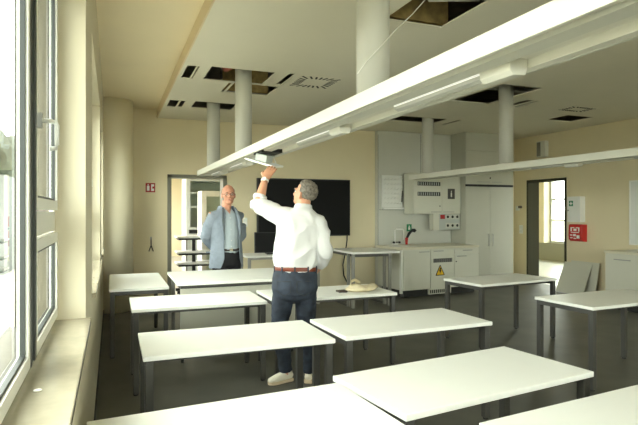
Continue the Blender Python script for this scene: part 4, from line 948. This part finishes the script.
# jacket: fused torso and sleeves, opened at the front
bm = nb()
tube(bm, [(0, -0.004, 0.80), (0, -0.004, 0.90), (0, 0.0, 1.03), (0, 0.0, 1.15), (0, 0.0, 1.28), (0, -0.004, 1.40), (0, -0.008, 1.49), (0, -0.012, 1.545), (0, -0.016, 1.60)],
     [(0.222, 0.166), (0.216, 0.160), (0.204, 0.152), (0.198, 0.150), (0.204, 0.146), (0.212, 0.130), (0.182, 0.108), (0.112, 0.088), (0.090, 0.082)], 30, ref=(1, 0, 0))
for s in (-1, 1):
    a, e, w_ = arms[s]
    tube(bm, [(s * 0.10, 0, 1.45), a + Vector((-s * 0.02, 0, -0.03)), a.lerp(e, 0.5), e, e + Vector((-s * 0.01, -0.02, -0.02))], [0.088, 0.080, 0.072, 0.066, 0.056], 18)
    tube(bm, [e + Vector((0, 0, 0.02)), e.lerp(w_, 0.5), e.lerp(w_, 0.9)], [0.068, 0.060, 0.048], 18)
def openfront(b2):
    wrinkle(0.003, 7, 7, 6, 6, [(tuple(arms[1][1]), 0.12, 0.007), (tuple(arms[-1][1]), 0.12, 0.007), ((0.12, 0.05, 1.2), 0.12, 0.003)])(b2)
    dele = []
    for f in b2.faces:
        c_ = f.calc_center_median(); z = c_.z
        w_ = 0.060 + 0.045 * max(0, min(1, (1.58 - z) / 0.35)) + (0.05 * max(0, (0.95 - z) / 0.15) ** 1.5 if z < 0.95 else 0)
        if c_.y > 0.02 and abs(c_.x + 0.012) < w_: dele.append(f)
        elif z < 0.806 and abs(c_.x) < 0.215: dele.append(f)
        elif z > 1.592: dele.append(f)
        elif c_.y > -0.02 and z > 1.55 and abs(c_.x) < 0.075: dele.append(f)
    bmesh.ops.delete(b2, geom=dele, context='FACES')
    for _ in range(3): bmesh.ops.smooth_vert(b2, verts=[v for v in b2.verts if v.is_boundary], factor=0.5, use_axis_x=True, use_axis_y=True, use_axis_z=True)
jk = blob('jacket', bm, 'jacket', 0.0075, man2, smooth=3, post=openfront)
sol = jk.modifiers.new('cloth', 'SOLIDIFY'); sol.thickness = 0.006; sol.offset = 1
for s in (-1, 1):   # lapels
    b_ = nb(); P = [(s * 0.070, 0.068, 1.57), (s * 0.084, 0.104, 1.49), (s * 0.096, 0.131, 1.40), (s * 0.10, 0.146, 1.27), (s * 0.100, 0.152, 1.16)]
    O = [(s * 0.098, 0.050, 1.575), (s * 0.140, 0.088, 1.49), (s * 0.155, 0.116, 1.42), (s * 0.132, 0.140, 1.29), (s * 0.104, 0.155, 1.16)]
    A = [b_.verts.new(p) for p in P]; B_ = [b_.verts.new((q[0], q[1] + 0.012, q[2])) for q in O]
    for k in range(4): b_.faces.new((A[k], A[k + 1], B_[k + 1], B_[k]))
    lp = obj('lapel', b_, 'jacket', jk, smooth=True); so = lp.modifiers.new('cloth', 'SOLIDIFY'); so.thickness = 0.005
b_ = nb(); box(b_, 0.115, 0.205, 0.118, 0.126, 1.00, 1.018, mtx=Matrix.Translation((0.04, -0.016, 0)) @ Matrix.Rotation(-0.5, 4, 'Z')); obj('pocket_flap', b_, 'jacket', jk)
# ------------------------------------------------------------------ outside
struct('ground', bx(-120, XO, -60, 140, -1.4, -1.2), 'grass')
struct('ground_front', bx(XO, CX1 + 0.3, -60, YF - 0.2, -1.4, -1.2), 'grass')
struct('ground_far', bx(CX1 + 0.3, 120, -60, 140, -1.4, -1.2), 'grass')
def tree(x, y, h, r, label):
    t = thing('tree', label, 'tree', (x, y, -1.2))
    b_ = nb(); tube(b_, [(0, 0, 0), (0.1, 0, h * 0.3), (0, 0, h * 0.7)], [0.25, 0.2, 0.1], 10); obj('trunk', b_, 'bark', t, smooth=True)
    b_ = nb()
    for k in range(9):
        a = random.uniform(0, 2 * PI); rr = random.uniform(0, r * 0.6)
        ell(b_, (rr * math.cos(a), rr * math.sin(a), h * random.uniform(0.45, 0.85)), (r * 0.55, r * 0.55, h * 0.2), sub=3)
    for v in b_.verts: v.co += v.normal * 0 + Vector((noise.noise(v.co * 1.1), noise.noise(v.co * 1.1 + Vector((5, 0, 0))), noise.noise(v.co * 1.1 + Vector((0, 7, 0))))) * 0.6
    obj('crown', b_, 'leaf', t, smooth=True)
tree(-6.6, 38, 7.5, 3.0, 'dull green tree outside the near window, closest of the trees')
tree(-10.2, 50, 9.5, 4.0, 'taller hazy tree outside the near window behind the pale block')
tree(-8.0, 60, 8.5, 4.0, 'farthest tree outside the near window')
t = thing('grey_building', 'low grey building with dark window bands outside the near window', 'building', (-12.3, 26, -1.2))
obj('facade', bx(0, 8.0, 0, 8, 0, 4.3), 'facade', t)
for z in (0.6, 1.9, 3.2): obj('window_band', bx(0.4, 7.6, -0.03, 0.01, z, z + 0.7), 'facade_dark', t)

# ------------------------------------------------------------------ light
w = bpy.data.worlds.new('overcast_sky'); bpy.context.scene.world = w; w.use_nodes = True
nt = w.node_tree; bg = nt.nodes['Background']
tc = nt.nodes.new('ShaderNodeTexCoord'); nz = nt.nodes.new('ShaderNodeTexNoise'); nz.inputs['Scale'].default_value = 2.5; nz.inputs['Detail'].default_value = 4
nt.links.new(tc.outputs['Generated'], nz.inputs['Vector'])
rp = nt.nodes.new('ShaderNodeValToRGB'); rp.color_ramp.elements[0].position = 0.35; rp.color_ramp.elements[1].position = 0.65
rp.color_ramp.elements[0].color = (0.90, 0.95, 0.92, 1); rp.color_ramp.elements[1].color = (1.0, 0.98, 0.88, 1)
nt.links.new(nz.outputs['Fac'], rp.inputs['Fac']); nt.links.new(rp.outputs['Color'], bg.inputs['Color'])
bg.inputs['Strength'].default_value = 5.5
def portal(x, y0, y1, z0, z1, rot):
    l = bpy.data.lights.new('daylight_portal', 'AREA'); l.shape = 'RECTANGLE'; l.size = z1 - z0; l.size_y = y1 - y0
    l.cycles.is_portal = True
    o = bpy.data.objects.new('daylight_portal', l); C.objects.link(o); o.location = (x, (y0 + y1) / 2, (z0 + z1) / 2); o.rotation_euler = (0, rot, 0)
for a, b2 in wins: portal(-0.40, a, b2, ZS, ZL, -PI / 2)
for a, b2 in fill_wins:
    l = bpy.data.lights.new('daylight_portal', 'AREA'); l.shape = 'RECTANGLE'; l.size = b2 - a; l.size_y = 2.9 - ZS; l.cycles.is_portal = True
    o = bpy.data.objects.new('daylight_portal', l); C.objects.link(o); o.location = ((a + b2) / 2, YF - 0.19, (ZS + 2.9) / 2); o.rotation_euler = (PI / 2, 0, PI)
for a, b2 in ((8.9, 12.75), (13.35, 17.3), (3.0, 8.4)): portal(CX1 + 0.28, a, b2, 0.55, 2.85, PI / 2)
portal(XO + 0.02, NY0 + 0.4, 18.0, 0.9, 2.7, -PI / 2)

# ------------------------------------------------------------------ camera
cam = bpy.data.cameras.new('camera'); cam.sensor_fit = 'HORIZONTAL'; cam.sensor_width = 36.0; cam.lens = 36.0 * 530 / 638
cam.clip_start = 0.02; cam.shift_y = (211.5 - 212.5) / 638.0
co = bpy.data.objects.new('camera', cam); C.objects.link(co); co.location = (0, 0, CAMH); co.rotation_euler = (PI / 2, 0, -TH)
sc = bpy.context.scene; sc.camera = co
sc.view_settings.view_transform = 'Standard'; sc.view_settings.look = 'None'; sc.view_settings.gamma = 1.0; sc.view_settings.use_curve_mapping = False
sc.view_settings.exposure = 1.46
sc.cycles.max_bounces = 10; sc.cycles.diffuse_bounces = 7; sc.cycles.transparent_max_bounces = 16
sc.cycles.use_denoising = True; sc.cycles.caustics_reflective = False; sc.cycles.caustics_refractive = False
sc.cycles.sample_clamp_indirect = 8.0
